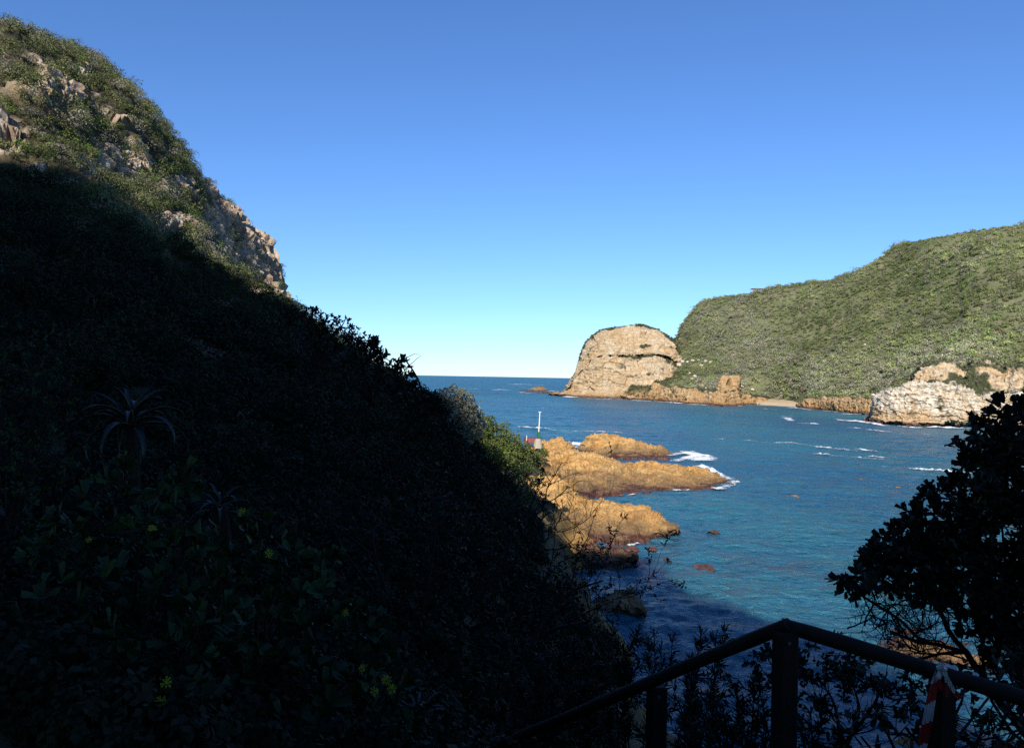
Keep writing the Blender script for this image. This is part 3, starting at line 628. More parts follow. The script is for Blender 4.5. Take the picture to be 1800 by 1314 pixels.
c = palette(n, FARC, [5, 4, 4, 2, .6, 4, 3]); cg = palette(n, [(.17, .165, .125), (.155, .15, .108), (.14, .148, .095), (.195, .185, .145)], [3, 3, 4, 1])
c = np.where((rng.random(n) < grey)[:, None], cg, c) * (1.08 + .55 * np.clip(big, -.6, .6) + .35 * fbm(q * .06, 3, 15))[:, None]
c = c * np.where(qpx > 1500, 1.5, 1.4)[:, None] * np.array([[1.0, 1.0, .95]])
c = np.where(((rng.random(n) < .003))[:, None], np.array([[.16, .06, .035]]), c)
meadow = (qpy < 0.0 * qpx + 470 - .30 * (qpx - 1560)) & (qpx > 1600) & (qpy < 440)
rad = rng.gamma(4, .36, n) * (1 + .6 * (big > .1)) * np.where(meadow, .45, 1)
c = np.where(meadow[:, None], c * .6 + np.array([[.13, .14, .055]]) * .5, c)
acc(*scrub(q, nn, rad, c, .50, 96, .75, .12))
for Gx, mk, nb, rr_, cc_ in ((G_DOME, vegd ** 2, 1500, 1.0, [(.052, .062, .028), (.06, .085, .025), (.085, .08, .05)]), (G_C1, vc1, 500, .8, FARC[:4]), (G_C2, vc2, 350, .7, FARC[:4]), (G_W, vcW, 350, .6, FARC[:4]), (G_U, vcU, 1300, .75, FARC[:5])):
    q, nn, i, j = pick(Gx, nb, mk)
    acc(*scrub(q, nn, rng.uniform(.5, 1.5, nb) * rr_, palette(nb, cc_, [1] * len(cc_)), .5, 36, .7))
flush("hill_scrub", M_SCRUB, "green and grey scrub covering the far headland")

# ------------------------------------------------------------------ scrub on the near hillside
wgt = (drow[:, None] > 48) * (G_HILL[..., 2] > 1.5) * (1 - .85 * rk) * (qx < np.where(drow[:, None] > 76, 900, 775)) * (qx > -420) * np.where(qx > 520, .5, 1)
n = 5000
q, nn, i, j = pick(G_HILL, n, wgt / drow[:, None] ** .7)
SHADEC = [(.022, .034, .014), (.03, .042, .016), (.018, .028, .013), (.034, .038, .02)]  # greens darkened to put the hillside's shade into the leaf colour
def gloom(q):  # masks foliage below the shadow edge, which takes the shade-darkened greens
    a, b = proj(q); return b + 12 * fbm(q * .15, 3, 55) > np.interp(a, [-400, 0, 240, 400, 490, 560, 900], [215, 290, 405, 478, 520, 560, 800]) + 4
HC = [(.12, .138, .052), (.165, .175, .075), (.105, .12, .056), (.20, .19, .13), (.23, .21, .165), (.125, .175, .045)]
c = palette(n, HC, [5, 4, 4, 3.2, 2, 2]); big = fbm(q * .06, 3, 19)
in_gloom = gloom(q); c = np.where(in_gloom[:, None], palette(n, SHADEC, [3, 2, 3, 1]), c); rad = rng.gamma(2.4, .36, n) * (1 + .6 * (big > .05)) + .15; rad = np.where(in_gloom, np.clip(rad, .7, 1.6), np.clip(rad, .2, 1.8))
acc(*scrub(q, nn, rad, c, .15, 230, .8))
n = 5200
q, nn, i, j = pick(G_HILL, n, ((drow[:, None] > 48) * (qx < 1000) * (qx > -420) * (G_HILL[..., 2] > 1.5) * (qx < np.where(drow[:, None] > 76, 900, 775)) * (1 - .5 * rk)) / drow[:, None] ** .7)
c = np.where(gloom(q)[:, None], palette(n, SHADEC, [3, 2, 3, 1]), palette(n, HC, [3, 4, 3, 5, 5, 2])); acc(*scrub(q, nn, rng.uniform(.2, .5, n), c, .10, 50, .8))
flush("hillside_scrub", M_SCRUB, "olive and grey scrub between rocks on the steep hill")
wgt = (drow[:, None] > 2.6) * (drow[:, None] <= 50) * (G_HILL[..., 2] > 1.5) * (1 - .8 * nearrock * (drow[:, None] > 20)) * ((cols[None] < np.where(drow[:, None] > 27, 765, np.where(drow[:, None] > 18, 900, 1060))) | ((cols[None] > 1430) & (drow[:, None] < 22) & (drow[:, None] > 3.6))) * (cols[None] > -450)
n = 5600
q, nn, i, j = pick(G_HILL, n, wgt / drow[:, None] ** 1.6)
q2, n2_, _, _ = pick(G_HILL, 500, (drow[:, None] > 24) * (drow[:, None] < 62) * (cols[None] > 770) * (cols[None] < 945) * (G_HILL[..., 2] > 1.5) / drow[:, None])
n_main = n; q = np.concatenate([q, q2]); nn = np.concatenate([nn, n2_]); n = len(q)
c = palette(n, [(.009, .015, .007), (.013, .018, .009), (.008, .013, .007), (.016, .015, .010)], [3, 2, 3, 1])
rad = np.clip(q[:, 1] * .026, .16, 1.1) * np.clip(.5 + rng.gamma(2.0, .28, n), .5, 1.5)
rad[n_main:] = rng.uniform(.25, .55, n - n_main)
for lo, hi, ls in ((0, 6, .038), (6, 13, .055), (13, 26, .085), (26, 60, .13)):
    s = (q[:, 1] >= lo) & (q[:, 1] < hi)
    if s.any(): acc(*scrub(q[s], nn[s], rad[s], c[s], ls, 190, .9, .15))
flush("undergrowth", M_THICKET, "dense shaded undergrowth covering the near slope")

# unseen bushes added along the ridge crest to fray its shadow edge
n = 900
k = rng.integers(0, len(RIDGE) - 1, n); u = rng.random((n, 1)); q = RIDGE[k] * (1 - u) + RIDGE[k + 1] * u + np.c_[rng.normal(0, .8, n), rng.normal(0, 1.0, n), rng.normal(-1.2, .7, n)]
acc(*scrub(q, np.tile([[0., 0., 1.]], (n, 1)), rng.uniform(.5, 1.5, n), palette(n, SHADEC, [1, 1, 1, 1]), .30, 60, .9))
flush("shadow_fringe_scrub", M_THICKET, "unseen bushes added on the ridge crest to soften its shadow on the water")

# ================================================================== ROCKS
def outcrop(name, label, crest_, foot_, back, mat, mid=None, group=None, N=220, amp=.45, block=.5, bsc=(.5, .5, .3), seed=3, subs=(10, 30, 34, 6)):
    """a rock rising out of the water: crest, optional break line, waterline in front, water behind"""
    cr = [(x, y, d) for x, y, d in crest_]
    ft = [(x, y, None) for x, y in foot_]
    if mid is None:
        k = min(len(cr), len(ft)); mid = [(.5 * (cr[int(i * (len(cr) - 1) / (k - 1))][0] + ft[int(i * (len(ft) - 1) / (k - 1))][0]), .45 * cr[int(i * (len(cr) - 1) / (k - 1))][1] + .55 * ft[int(i * (len(ft) - 1) / (k - 1))][1], None) for i in range(k)]
        mid = [(x, y, .55 * W0(x, y + .0, 1.6) + .45 * cr[min(len(cr) - 1, int(i * (len(cr) - 1) / (k - 1)))][2]) for i, (x, y, d) in enumerate(mid)]
    def sub(d_, x, y, z): return P(x, y, d_) * np.array([1, 1, 0]) + np.array([0, 0, z])
    G = loft([[(x, y, d) for x, y, d in cr], [(x, y, (W0(x, y, 1.2) if d is None else d)) for x, y, d in mid], ft], N, [subs[1], subs[2]])
    # back flank and footing are plain 3-D rows under water
    top = G[:1]; bk = top + np.array([back * .12, back, 0]); bk[..., 2] = -1.2
    bm = top * .55 + bk * .45; bm[..., 2] = top[..., 2] * .75 - .3
    lo = G[-1:] + np.array([0, -.8, 0]); lo[..., 2] = -1.5
    tt = np.array([0., 1., 2.]); B = pchip(tt, np.concatenate([bk, bm, top]), np.linspace(0, 2, subs[0] * 2, endpoint=False))
    G = np.concatenate([B, G, lo])
    ends = G.copy(); e = np.ones(G.shape[:2]); e[-1] = 0; e[0] = 0
    G = rough(G, amp, .35, block, bsc, seed, 6, edge=e, strata=(.16, 1.25) if mat is M_OCHRE else None)
    G = G + gnorm(G) * (.12 * amp * fbm(G * 2.2, 3, seed + 40))[..., None]
    c = G.reshape(-1, 3).mean(0); c[2] = 0
    o = mesh(name, G, gridF(*G.shape[:2]), mat, loc=c); tag(o, label, "rock", group); return o, G
RG = "rock outcrops below the near hillside"
oA, GA = outcrop("rock_outcrop", "pointed ochre rock wedge lowest and nearest of the three sunlit shore rocks",
    [(925, 850, 90), (955, 838, 91), (985, 845, 90), (1010, 868, 88), (1035, 880, 86), (1062, 879, 85.5), (1092, 890, 84), (1112, 886, 83.5), (1134, 890, 82.5), (1148, 899, 81), (1172, 915, 79.5), (1193, 929, 78.5)],
    [(935, 952), (965, 952), (1003, 953), (1071, 953), (1133, 950), (1168, 941), (1196, 931)], 9, M_OCHRE,
    mid=[(930, 905, 83), (965, 905, 82.5), (1000, 915, 81.5), (1060, 925, 79.5), (1120, 925, 78.5), (1165, 930, 78), (1194, 930, 78.3)], seed=3)
oB, GB_ = outcrop("rock_outcrop", "long ochre rock shelf with a low dark tip pointing into the channel",
    [(925, 812, 125), (958, 810, 127), (984, 796, 129), (1015, 796, 128), (1055, 803, 126), (1102, 815, 125), (1134, 812, 124), (1170, 818, 123), (1220, 822, 122), (1251, 831, 120.5), (1284, 848, 119)],
    [(930, 905), (1000, 893), (1035, 882), (1062, 874), (1090, 870), (1133, 869), (1180, 863), (1227, 860), (1265, 857), (1286, 850)], 14, M_OCHRE,
    mid=[(928, 850, 112), (990, 846, 114), (1040, 845, 114), (1080, 846, 114.5), (1130, 844, 115), (1180, 842, 116), (1230, 842, 117), (1262, 846, 118), (1285, 849, 119)], seed=13, N=300)
oC, GC = outcrop("rock_outcrop", "farthest ochre shore rock with a blunt high end and a long sloping back",
    [(1012, 795, 170), (1022, 786, 170), (1030, 771, 170), (1040, 764, 170), (1056, 763, 170), (1087, 766, 169), (1118, 774, 168), (1142, 781, 166.5), (1165, 786, 165), (1175, 795, 163.5), (1182, 803, 162)],
    [(1012, 805), (1030, 807), (1060, 808), (1085, 805), (1115, 804), (1150, 804), (1175, 805), (1183, 804.5)], 9, M_OCHRE,
    mid=[(1012, 799, 164.5), (1028, 792, 164), (1052, 791, 163.5), (1085, 794, 163), (1120, 797, 162.5), (1150, 799, 162), (1176, 801, 161.5), (1183, 803.5, 161.5)], seed=23)
oK, GK = outcrop("rock_outcrop", "upright ochre rock block against the blunt end of the farthest shore rock",
    [(1036, 800, 160), (1040, 780, 160), (1046, 773, 160), (1058, 771, 160), (1068, 776, 160), (1074, 790, 159.5), (1077, 806, 159)],
    [(1036, 810), (1048, 812), (1062, 812.5), (1078, 810.5)], 4, M_OCHRE, mid=[(1036, 802, 157), (1048, 790, 157), (1062, 790, 157), (1077, 805, 157)], seed=29, N=90)
oD, GD = outcrop("rock_outcrop", "ochre rock hump beside the foot of the white mast",
    [(925, 782, 150), (953, 775, 150), (965, 771, 149), (980, 770, 148), (1000, 775, 147), (1008, 785, 146), (1012, 800, 145)],
    [(930, 838), (955, 836), (985, 832), (1010, 826), (1016, 815)], 8, M_OCHRE, mid=[(927, 806, 139), (958, 802, 139), (985, 800, 139), (1008, 803, 140), (1014, 806, 142)], seed=31, N=120)
oE, GE = outcrop("rock_outcrop", "low brown rock mostly in shade just below the sunlit wedge",
    [(950, 975, 74), (985, 966, 73), (1015, 962, 72), (1060, 964, 71), (1090, 967, 70), (1108, 974, 69), (1122, 979, 68)],
    [(950, 1012), (1000, 1008), (1040, 1002), (1080, 996), (1105, 989), (1123, 980)], 5, M_OCHRE, seed=37, N=140)
oF, GF = outcrop("rock_outcrop", "dark wet rock in the shaded water with a small shrub on top",
    [(1040, 1068, 56), (1060, 1052, 55.5), (1085, 1044, 55), (1110, 1046, 54.5), (1128, 1062, 54), (1136, 1076, 53)],
    [(1042, 1092), (1070, 1088), (1100, 1086), (1125, 1082), (1137, 1077)], 3.5, M_OCHRE, seed=41, N=110, amp=.3, block=.3)
oS, GS = outcrop("rock_outcrop", "brown shaded rock slab at the water behind the bare branches",
    [(780, 1070, 49), (820, 1052, 49), (860, 1046, 48.5), (905, 1058, 48), (945, 1082, 47), (962, 1102, 46)],
    [(785, 1150), (850, 1140), (910, 1125), (965, 1104)], 5, M_OCHRE, seed=47, N=120, amp=.4)
oH, GH = outcrop("rock_outcrop", "sunlit yellow rock glimpsed through the twigs under the dark tree",
    [(1545, 1128, 49), (1565, 1117, 49), (1590, 1112, 48.8), (1620, 1124, 48.2), (1650, 1132, 47.5), (1690, 1142, 47), (1740, 1150, 46)],
    [(1548, 1152), (1580, 1156), (1620, 1160), (1660, 1165), (1745, 1178)], 4, M_OCHRE, seed=53, N=130, amp=.3, block=.35)
oI, GI = outcrop("rock_islet", "low brown islet lying alone off the tip of the far headland",
    [(914, 687.5, 905), (925, 685, 905), (938, 682, 903), (945, 678.5, 901), (952, 679, 900), (960, 684, 899), (966, 689.5, 897)],
    [(912, 688), (930, 690), (950, 690.8), (967, 690.5)], 20, M_HEAD, seed=59, N=90, amp=1.3, block=1.0, bsc=(.12, .12, .08), subs=(6, 10, 8, 3),
    mid=[(913, 687.6, 880), (930, 688.2, 862), (950, 688.4, 850), (966.5, 690, 850)])
me_ = oI.data; at = me_.attributes.new("Col", 'FLOAT_COLOR', 'POINT')
tag(oI, None, "islet")
for k, (x, y, w_, h_, lab) in enumerate([(1146, 963, 14, 5, "small red-brown rock awash just off the sunlit wedge"), (1110, 962, 17, 7, "red-brown rock awash between the wedge and the shaded rock"),
        (1174, 983, 9, 3, "tiny tan rock tip breaking the water right of the shaded rock"), (1240, 997, 24, 6, "bright red-brown rock patch farthest out from the wedge"), (1256, 934, 16, 3, "faint red-brown rock barely awash right of the wedge tip")]):
    d = W0(x, y); r = .78 * w_ / FPX * d; c = P(x, y, d); c[2] = 0
    u = np.linspace(0, 1, 26); a = np.linspace(0, 2 * np.pi, 48, endpoint=False)
    rr = r * (1 + .35 * fbm(np.stack([np.cos(a) * 1.5, np.sin(a) * 1.5, 0 * a + k * 9], -1), 3, k))
    Gq = np.stack([c[0] + u[:, None] * rr * np.cos(a), c[1] + u[:, None] * rr * np.sin(a) * 1.6, (.02 + h_ / FPX * d * .5) * (1 - u[:, None] ** 1.5 * 1.7) + 0 * a], -1)
    Gq[..., 2] += .18 * fbm(Gq * 1.2, 4, 80 + k)
    tag(mesh("rock", Gq, gridF(26, 48, 0, True), M_REDROCK, loc=c), lab, "rock", "red rocks awash near the shore")

# white boulders scattered on the far slope beside the dome
def boulder_mesh(r, seed):
    u = np.linspace(0, np.pi, 9); a = np.linspace(0, 2 * np.pi, 12, endpoint=False)
    G = np.stack([np.sin(u)[:, None] * np.cos(a), np.sin(u)[:, None] * np.sin(a), np.cos(u)[:, None] * .8 + 0 * a], -1)
    return G * r * (1 + .45 * fbm(G * 1.6 + seed * 7.1, 3, seed))[..., None]
protos = []
from mathutils.bvhtree import BVHTree
dg = None
def ground_hit(Gx, px, py):
    a, b = proj(Gx); k = np.argmin((a - px) ** 2 + (b - py) ** 2); return Gx.reshape(-1, 3)[k]
bpos = [(1188, 626, 2.2), (1196, 630, 2.0), (1191, 634, 2.6), (1199, 638, 2.3), (1193, 643, 2.4), (1204, 632, 1.6), (1186, 650, 2.0), (1208, 637, 1.2), (1217, 634, 1.3), (1226, 634, 1.1), (1240, 636, 1.6), (1249, 638, 1.5), (1232, 643, 1.6), (1212, 657, 1.3), (1220, 662, 1.5), (1227, 660, 1.2), (1216, 668, 1.6), (1224, 673, 1.8), (1232, 678, 1.3), (1222, 681, 1.2), (1240, 683, 1.3), (1300, 679, 1.5), (1321, 685, 1.2), (1306, 681, 1.0), (1545, 612, 1.3), (1520, 607, 1.1), (1166, 640, 1.7), (1175, 648, 1.4)]
for k, (x, y, r) in enumerate(bpos):
    q = ground_hit(G_FAR, x, y); q = q + np.array([0, -1.2, r * .35])
    if k < 5:
        Gq = boulder_mesh(1.0, k + 1); o = mesh("boulder", Gq, gridF(9, 12, 0, True), M_WHITE, vcol=np.zeros((108, 3))); protos.append(o)
    else:
        o = protos[k % 5].copy(); COL.objects.link(o)
    o.location = q; o.scale = (r, r, r * .85); o.rotation_euler = (0, 0, k * 1.7)
    tag(o, "pale boulder half buried in the scrub of the far slope", "boulder", "pale boulders on the far slope")

# ================================================================== FOAM
def foam_strips(lines):
    mb = MB(); cs = []
    for pts, w_out, w_in, a0 in lines:
        pts = np.asarray(pts, float); t = np.concatenate([[0], np.cumsum(np.linalg.norm(np.diff(pts, axis=0), axis=1))])
        n = int(max(12, min(400, t[-1] / max(.25, w_out * .22)))); s = np.linspace(0, t[-1], n)
        q = np.stack([np.interp(s, t, pts[:, k]) for k in range(2)], -1); T = norm(np.gradient(q, axis=0)); Nn = np.stack([T[:, 1], -T[:, 0]], -1)
        sgn = np.where((Nn[:, 1:2]) > 0, -1, 1); Nn = Nn * sgn
        wn_ = .55 + .9 * np.abs(fbm(np.stack([s / (w_out * 4 + 1e-6), 0 * s, 0 * s + len(cs)], -1), 3, 5))
        v = np.linspace(-1, 1, 9)
        off = np.where(v[None] > 0, v[None] * w_out * wn_[:, None], v[None] * w_in)
        xy = q[:, None] + Nn[:, None] * off[..., None]
        fade = np.clip(np.minimum(s, t[-1] - s) / (t[-1] * .10 + 1e-6), 0, 1)[:, None] ** .6
        al = a0 * .90 * (1 - np.abs(v[None]) ** 2) * fade * (.82 + .5 * fbm(np.stack([xy[..., 0], xy[..., 1], 0 * xy[..., 0]], -1) / (w_out * 2.2), 3, 6))
        p = np.concatenate([xy, np.zeros(xy.shape[:2] + (1,))], -1)
        hump = .25 * min(w_out, 1.2) * np.clip(al, 0, 1) * (.5 + fbm(p / max(.6, w_out * .4), 3, 9))
        p[..., 2] = wave(xy[..., 0], xy[..., 1]) + .10 + np.clip(hump, 0, None) + np.clip(xy[..., 1] / 2500, 0, .35)
        mb.add(p, gridF(n, 9)); cs.append(np.repeat(np.clip(al, 0, 1.2).reshape(-1, 1), 3, 1))
    V, F = mb.get(); return V, F, np.concatenate(cs)
def wl(pts): return P(np.array([p[0] for p in pts]), np.array([p[1] for p in pts]), np.array([W0(*p) for p in pts]))[:, :2]
L = []
for pts, wo, wi, a in [
    ([(1170, 803), (1190, 800), (1215, 800), (1240, 806), (1225, 812)], 4.5, 3, 1.0), ([(1180, 809), (1215, 806), (1232, 804)], 3.2, 2.2, 1.0), ([(1225, 818), (1245, 826), (1262, 836), (1280, 846)], 2.6, 1.6, 1.1), ([(1195, 797), (1225, 797)], 1.6, 1.6, .8),
    ([(1255, 860), (1272, 857), (1288, 850), (1296, 848)], 1.5, 1.2, .95), ([(1085, 871), (1100, 871), (1118, 870)], .8, .6, .8), ([(1180, 864), (1200, 862), (1215, 861)], .9, .6, .85),
    ([(1008, 788), (1012, 784), (1018, 779), (1022, 786)], 2.2, 2.0, 1.1), ([(1085, 952), (1110, 955), (1125, 952)], .5, .4, .8), ([(1190, 932), (1205, 931)], .4, .3, .6),
    ([(968, 693), (985, 694.5), (1003, 698), (1020, 699.6)], 9, 5, 1.0), ([(958, 689), (972, 687.5), (982, 688)], 9, 6, .9), ([(1025, 700.5), (1060, 701.8), (1080, 702)], 6, 3, .8), ([(1085, 702), (1125, 703.8)], 5, 3, .65), ([(1108, 704), (1145, 705.5)], 5, 3, .8), ([(1150, 706), (1180, 708), (1200, 709.5)], 5, 3, .9), ([(1205, 711), (1235, 712), (1245, 713)], 5, 3, .85), ([(1258, 714), (1275, 714.5)], 4, 2, .6), ([(1295, 714), (1312, 713.5)], 4, 2, .6),
    ([(912, 689), (930, 691.5), (955, 692.5)], 5, 3, .6), ([(1385, 716), (1405, 718), (1425, 721)], 3.5, 2, .9), ([(1480, 727), (1515, 729)], 3.5, 2, .9), ([(1440, 722), (1475, 725)], 2.5, 1.5, .6),
    ([(1475, 739), (1500, 740.5), (1520, 742), (1545, 747), (1580, 749.5)], 4.2, 2.2, 1.1), ([(1468, 738), (1512, 742), (1540, 746)], 2.6, 2, .8), ([(1575, 750), (1605, 751.5), (1625, 752)], 2.4, 1.4, .95), ([(1625, 751), (1660, 752), (1710, 752)], 2.6, 1.5, .95), ([(1700, 753), (1800, 757), (1900, 764)], 2.5, 1.5, .9),
    # streaks on the open water
    ([(890, 676), (920, 675.2), (935, 676)], 16, 12, .9), ([(925, 677), (960, 676.5)], 10, 8, .6), ([(825, 684), (845, 684)], 10, 8, .75), ([(860, 686), (882, 685), (900, 687)], 9, 7, .75), ([(980, 673), (1010, 672.5)], 14, 10, .4),
    ([(902, 750), (930, 753), (955, 755)], 2.6, 2, .72), ([(930, 752), (985, 757), (1030, 759), (1090, 761), (1120, 763)], 2.0, 1.6, .62), ([(985, 758), (1020, 759)], 2, 1.6, .7), ([(1030, 759), (1060, 760)], 2, 1.5, .7), ([(950, 718), (975, 719)], 3, 3, .55),
    ([(1245, 772), (1260, 773), (1275, 773)], 1.6, 1.3, .72), ([(1300, 776), (1330, 777), (1390, 779), (1440, 783)], 1.7, 1.3, .72), ([(1440, 786), (1460, 789)], 1.6, 1.4, .66), ([(1500, 791), (1545, 795)], 1.6, 1.3, .72), ([(1420, 795), (1450, 798), (1480, 802), (1530, 806), (1575, 809)], 1.4, 1.1, .72), ([(1520, 802), (1580, 804)], 1.5, 1.2, .74), ([(1560, 822), (1600, 825), (1640, 828), (1720, 833)], 1.3, 1.1, .76), ([(1510, 818), (1570, 823)], 1.1, .9, .58), ([(1425, 785), (1480, 792), (1515, 796)], 1.4, 1.1, .56), ([(1380, 781), (1420, 784)], 1.4, 1.1, .6),
    ([(1363, 731), (1375, 733), (1383, 736), (1392, 741)], 3.5, 2.4, .75), ([(1372, 732), (1395, 733)], 3, 2, .66), ([(1400, 743), (1440, 746)], 2.6, 2, .62), ([(1490, 751), (1530, 756), (1568, 760)], 2.2, 1.8, .72), ([(1425, 744), (1442, 746)], 2.4, 2, .72), ([(1340, 719), (1370, 721)], 3, 2, .5), ([(1580, 762), (1640, 766)], 2, 1.6, .45)]:
    L.append((wl(pts), wo, wi, a))
V, F, C = foam_strips(L)
fm = mesh("foam", V, F, M_FOAM, vcol=C, smooth=True); tag(fm, "white foam along the rocks and in streaks on the water", kind="stuff")

# ================================================================== BUILT THINGS
hp = lambda px, py: ground_hit(G_HILL, px, py)
# white mast on its plinth
mbase = P(946, 772, 143); 
root = empty("mast", mbase - (0, 0, 1.2), "thin white mast with a green base on a pale plinth above the ochre rocks", "mast")
V, F = tube([mbase + (0, 0, -1.6), mbase + (0, 0, -.2), mbase + (0, 0, .15)], [.95, .65, .42], 10); child("plinth", V, F, M_CONC, root)
V, F = box(mbase + (0.08, 0, .75), .55, .55, 1.35, .3, .06); child("base_cabinet", V, F, M_GREEN, root)
V, F = tube([mbase + (.08, 0, 1.4), mbase + (.16, 0, 3.2), mbase + (.22, 0, 5.05)], [.105, .095, .085], 10); child("pole", V, F, M_POLE, root)
V, F = box(mbase + (.22, 0, 5.1), .52, .3, .12, 0, .03); child("crossbar", V, F, M_POLE, root)
rb = P(934, 772, 147)
root = empty("landing_platform", rb, "faded red flat platform beside the foot of the white mast", "platform")
V, F = box(rb + (0, 0, -.15), 2.6, 2.4, .9, .1, .05); child("deck", V, F, M_REDP, root)
V, F = tube([P(926, 774, 145), P(925.8, 765, 145)], .07, 6); child("post", V, F, M_POLE, root)
# lookout hut on the far ridge
lb = ground_hit(G_FAR, 1331, 513); lb = lb + np.array([0, -1, 0])
root = empty("lookout_hut", lb, "low brown open sided lookout hut on the far ridge", "hut")
def hb_(c, *a, **k): return box(lb + np.array(c), *a, **k)
V, F = hb_((0, 0, .9), 9, 4, 1.6, 0, .05); child("wall", V, F, M_WALL, root)
V, F = hb_((0, 0, 3.3), 13, 6.5, .45, 0, .1); child("roof", V, F, M_ROOF, root)
V, F = hb_((6.2, .3, 1.0), 4.5, 3, 2.4, 0, .05); child("side_room", V, F, M_ROOF, root)
for x in (-5.2, -1.8, 1.8, 4.4):
    V, F = tube([lb + (x, -2.6, .2), lb + (x, -2.6, 3.2)], .16, 6); child("post", V, F, M_WALL, root)
V, F = hb_((-5, 0, .5), 3.5, 3.5, 1.2, 0, .05); child("terrace_wall", V, F, M_CONC, root)
# stony rim at the seaward end of the far ridge
Gq = loft([[(1232, 546, 687), (1234, 536, 686), (1247, 532, 684), (1264, 529, 681), (1285, 526, 675)], [(1232, 552, 684), (1235, 544, 683), (1248, 539, 681), (1265, 535, 678), (1286, 532, 672)]], 70, 10)
Gq = np.concatenate([Gq[:1] + np.array([0, 8, -3.0]), Gq]); Gq = rough(Gq, .9, .2, 1.2, (.3, .3, .3), 91, 4)
tag(mesh("rock_ledge", Gq, gridF(*Gq.shape[:2]), M_HEAD, vcol=np.zeros((Gq.shape[0] * 70, 3))), "pale stone ledge capping the seaward end of the far ridge", "rock")

# timber handrail
root = empty("handrail", P(1380, 1500, 3.0), "dark timber stair handrail with a raised corner at the bottom of the view", "railing")
c0, c1, c2 = P(1381, 1099, 3.0), P(1155, 1197, 3.55), P(930, 1288, 4.25)
c3 = c2 + (c2 - c1) * .7; r1, r2 = P(1650, 1178, 2.92), P(1790, 1222, 2.86); r3 = r2 + (r2 - r1) * 2
def bar(a, b, rad, n=14, wob=.004, ends=.0):
    t = np.linspace(0, 1, n)[:, None]; p = a * (1 - t) + b * t; p = p + wob * np.stack([fbm(p * 3, 2, 1), fbm(p * 3, 2, 2), fbm(p * 3, 2, 3)], -1)
    rr_ = rad * (1 + .05 * fbm(p * 6, 2, 4)); rr_ = rr_ * np.where((t[:, 0] < .01) | (t[:, 0] > .99), .9, 1); return tube(p, rr_, 14)
e_ = norm(c0 - c1) * .02
V, F = bar(c0 + e_, c3, .0285); child("rail", V, F, M_WOOD, root)
V, F = bar(c0 - norm(r1 - c0) * .012 + (0, .004, .001), r3, .0290); child("rail", V, F, M_WOOD, root)
for (p, wd) in ((c0, .080), (c1, .080), (c2, .078), (r1 + (.02, 0.01, 0), .078)):
    top = p[2] - .018; bot = p[2] - 1.45
    V, F = box((p[0], p[1], (top + bot) / 2), wd, wd * .9, top - bot, .25, .008); child("post", V, F, M_WOOD, root)
for pt, sz in ((c0, .008), (c1, .008)):
    V, F = tube([pt + np.array([0, -.042, -.055]), pt + np.array([0, -.050, -.055])], [sz, sz * .7], 8); child("bolt", V, F, M_BOLT, root)
# barrier tape knotted round the rail
tr = empty("barrier_tape", r1, "red and white barrier tape knotted on the handrail with a hanging tail", "tape")
ax = norm(r3 - c0); n1 = norm(np.cross(ax, [0, 0, 1])); n2 = np.cross(n1, ax)
def wrap(c, w_, rad, tilt=0.15, m=M_TAPEW, nm="wrap"):
    a = np.linspace(0, 2 * np.pi, 28); G = []
    for s in np.linspace(-.5, .5, 6):
        off = (s * w_ + tilt * .03 * np.sin(a) * 2)[:, None] * ax
        G.append(c + off + (rad + .0015 * np.sin(a * 5 + s * 8))[:, None] * (np.cos(a)[:, None] * n1 + np.sin(a)[:, None] * n2))
    child(nm, np.array(G), gridF(6, 28), m, tr, smooth=True)
rc = lambda px: r1 + ax * ((px - 1650) / 140 * np.linalg.norm(r2 - r1))
wrap(rc(1662), .045, .0335); wrap(rc(1694), .022, .033, .6)
def ribbon(pts, w_, nm, cols_, n=60, side=None):
    pts = np.asarray(pts, float); t = np.linspace(0, 1, len(pts)); q = pchip(t, pts, np.linspace(0, 1, n))
    T = norm(np.gradient(q, axis=0)); S = norm(np.cross(T, np.array([0, 1.0, .15]))) if side is None else np.tile(side, (n, 1))
    v = np.linspace(-.5, .5, 5); G = q[:, None] + S[:, None] * v[None, :, None] * w_ + np.array([0, 1, 0]) * (.12 * w_ * np.sin(v * 9 + 2.2)[None] * np.sin(np.linspace(0, 9, n))[:, None])[..., None]
    f = gridF(n, 5); ln = np.linspace(0, 1, n); seg = (np.repeat(ln[:-1], 4) + np.tile(np.arange(4) * .012, n - 1)) * cols_
    return G, f, (seg.astype(int) % 2)
G, f, mi = ribbon([P(1654, 1172, 2.84), P(1642, 1205, 2.83), P(1634, 1245, 2.83), P(1627, 1285, 2.84), P(1617, 1330, 2.85), P(1606, 1400, 2.86)], .036, "tail", 5.6)
child("tail", G, f, None, tr, mats=[M_TAPEW, M_TAPER], fmat=mi, smooth=True)
for a_, b_, c_, k_ in (((1655, 1172), (1664, 1190), (1666, 1224), 1.6), ((1656, 1174), (1672, 1205), (1688, 1228), 1.4), ((1652, 1173), (1650, 1192), (1657, 1212), 1.9)):
    G, f, mi = ribbon([P(*a_, 2.83), P(*b_, 2.82), P(*c_, 2.83)], .016, "loose_end", k_, 24); child("loose_end", G, f, None, tr, mats=[M_TAPEW, M_TAPER], fmat=mi, smooth=True)
V, F = tube([P(1649, 1174, 2.83), P(1655, 1171, 2.82), P(1661, 1176, 2.83)], [.010, .016, .009], 8); child("knot", V, F, M_TAPEW, tr)

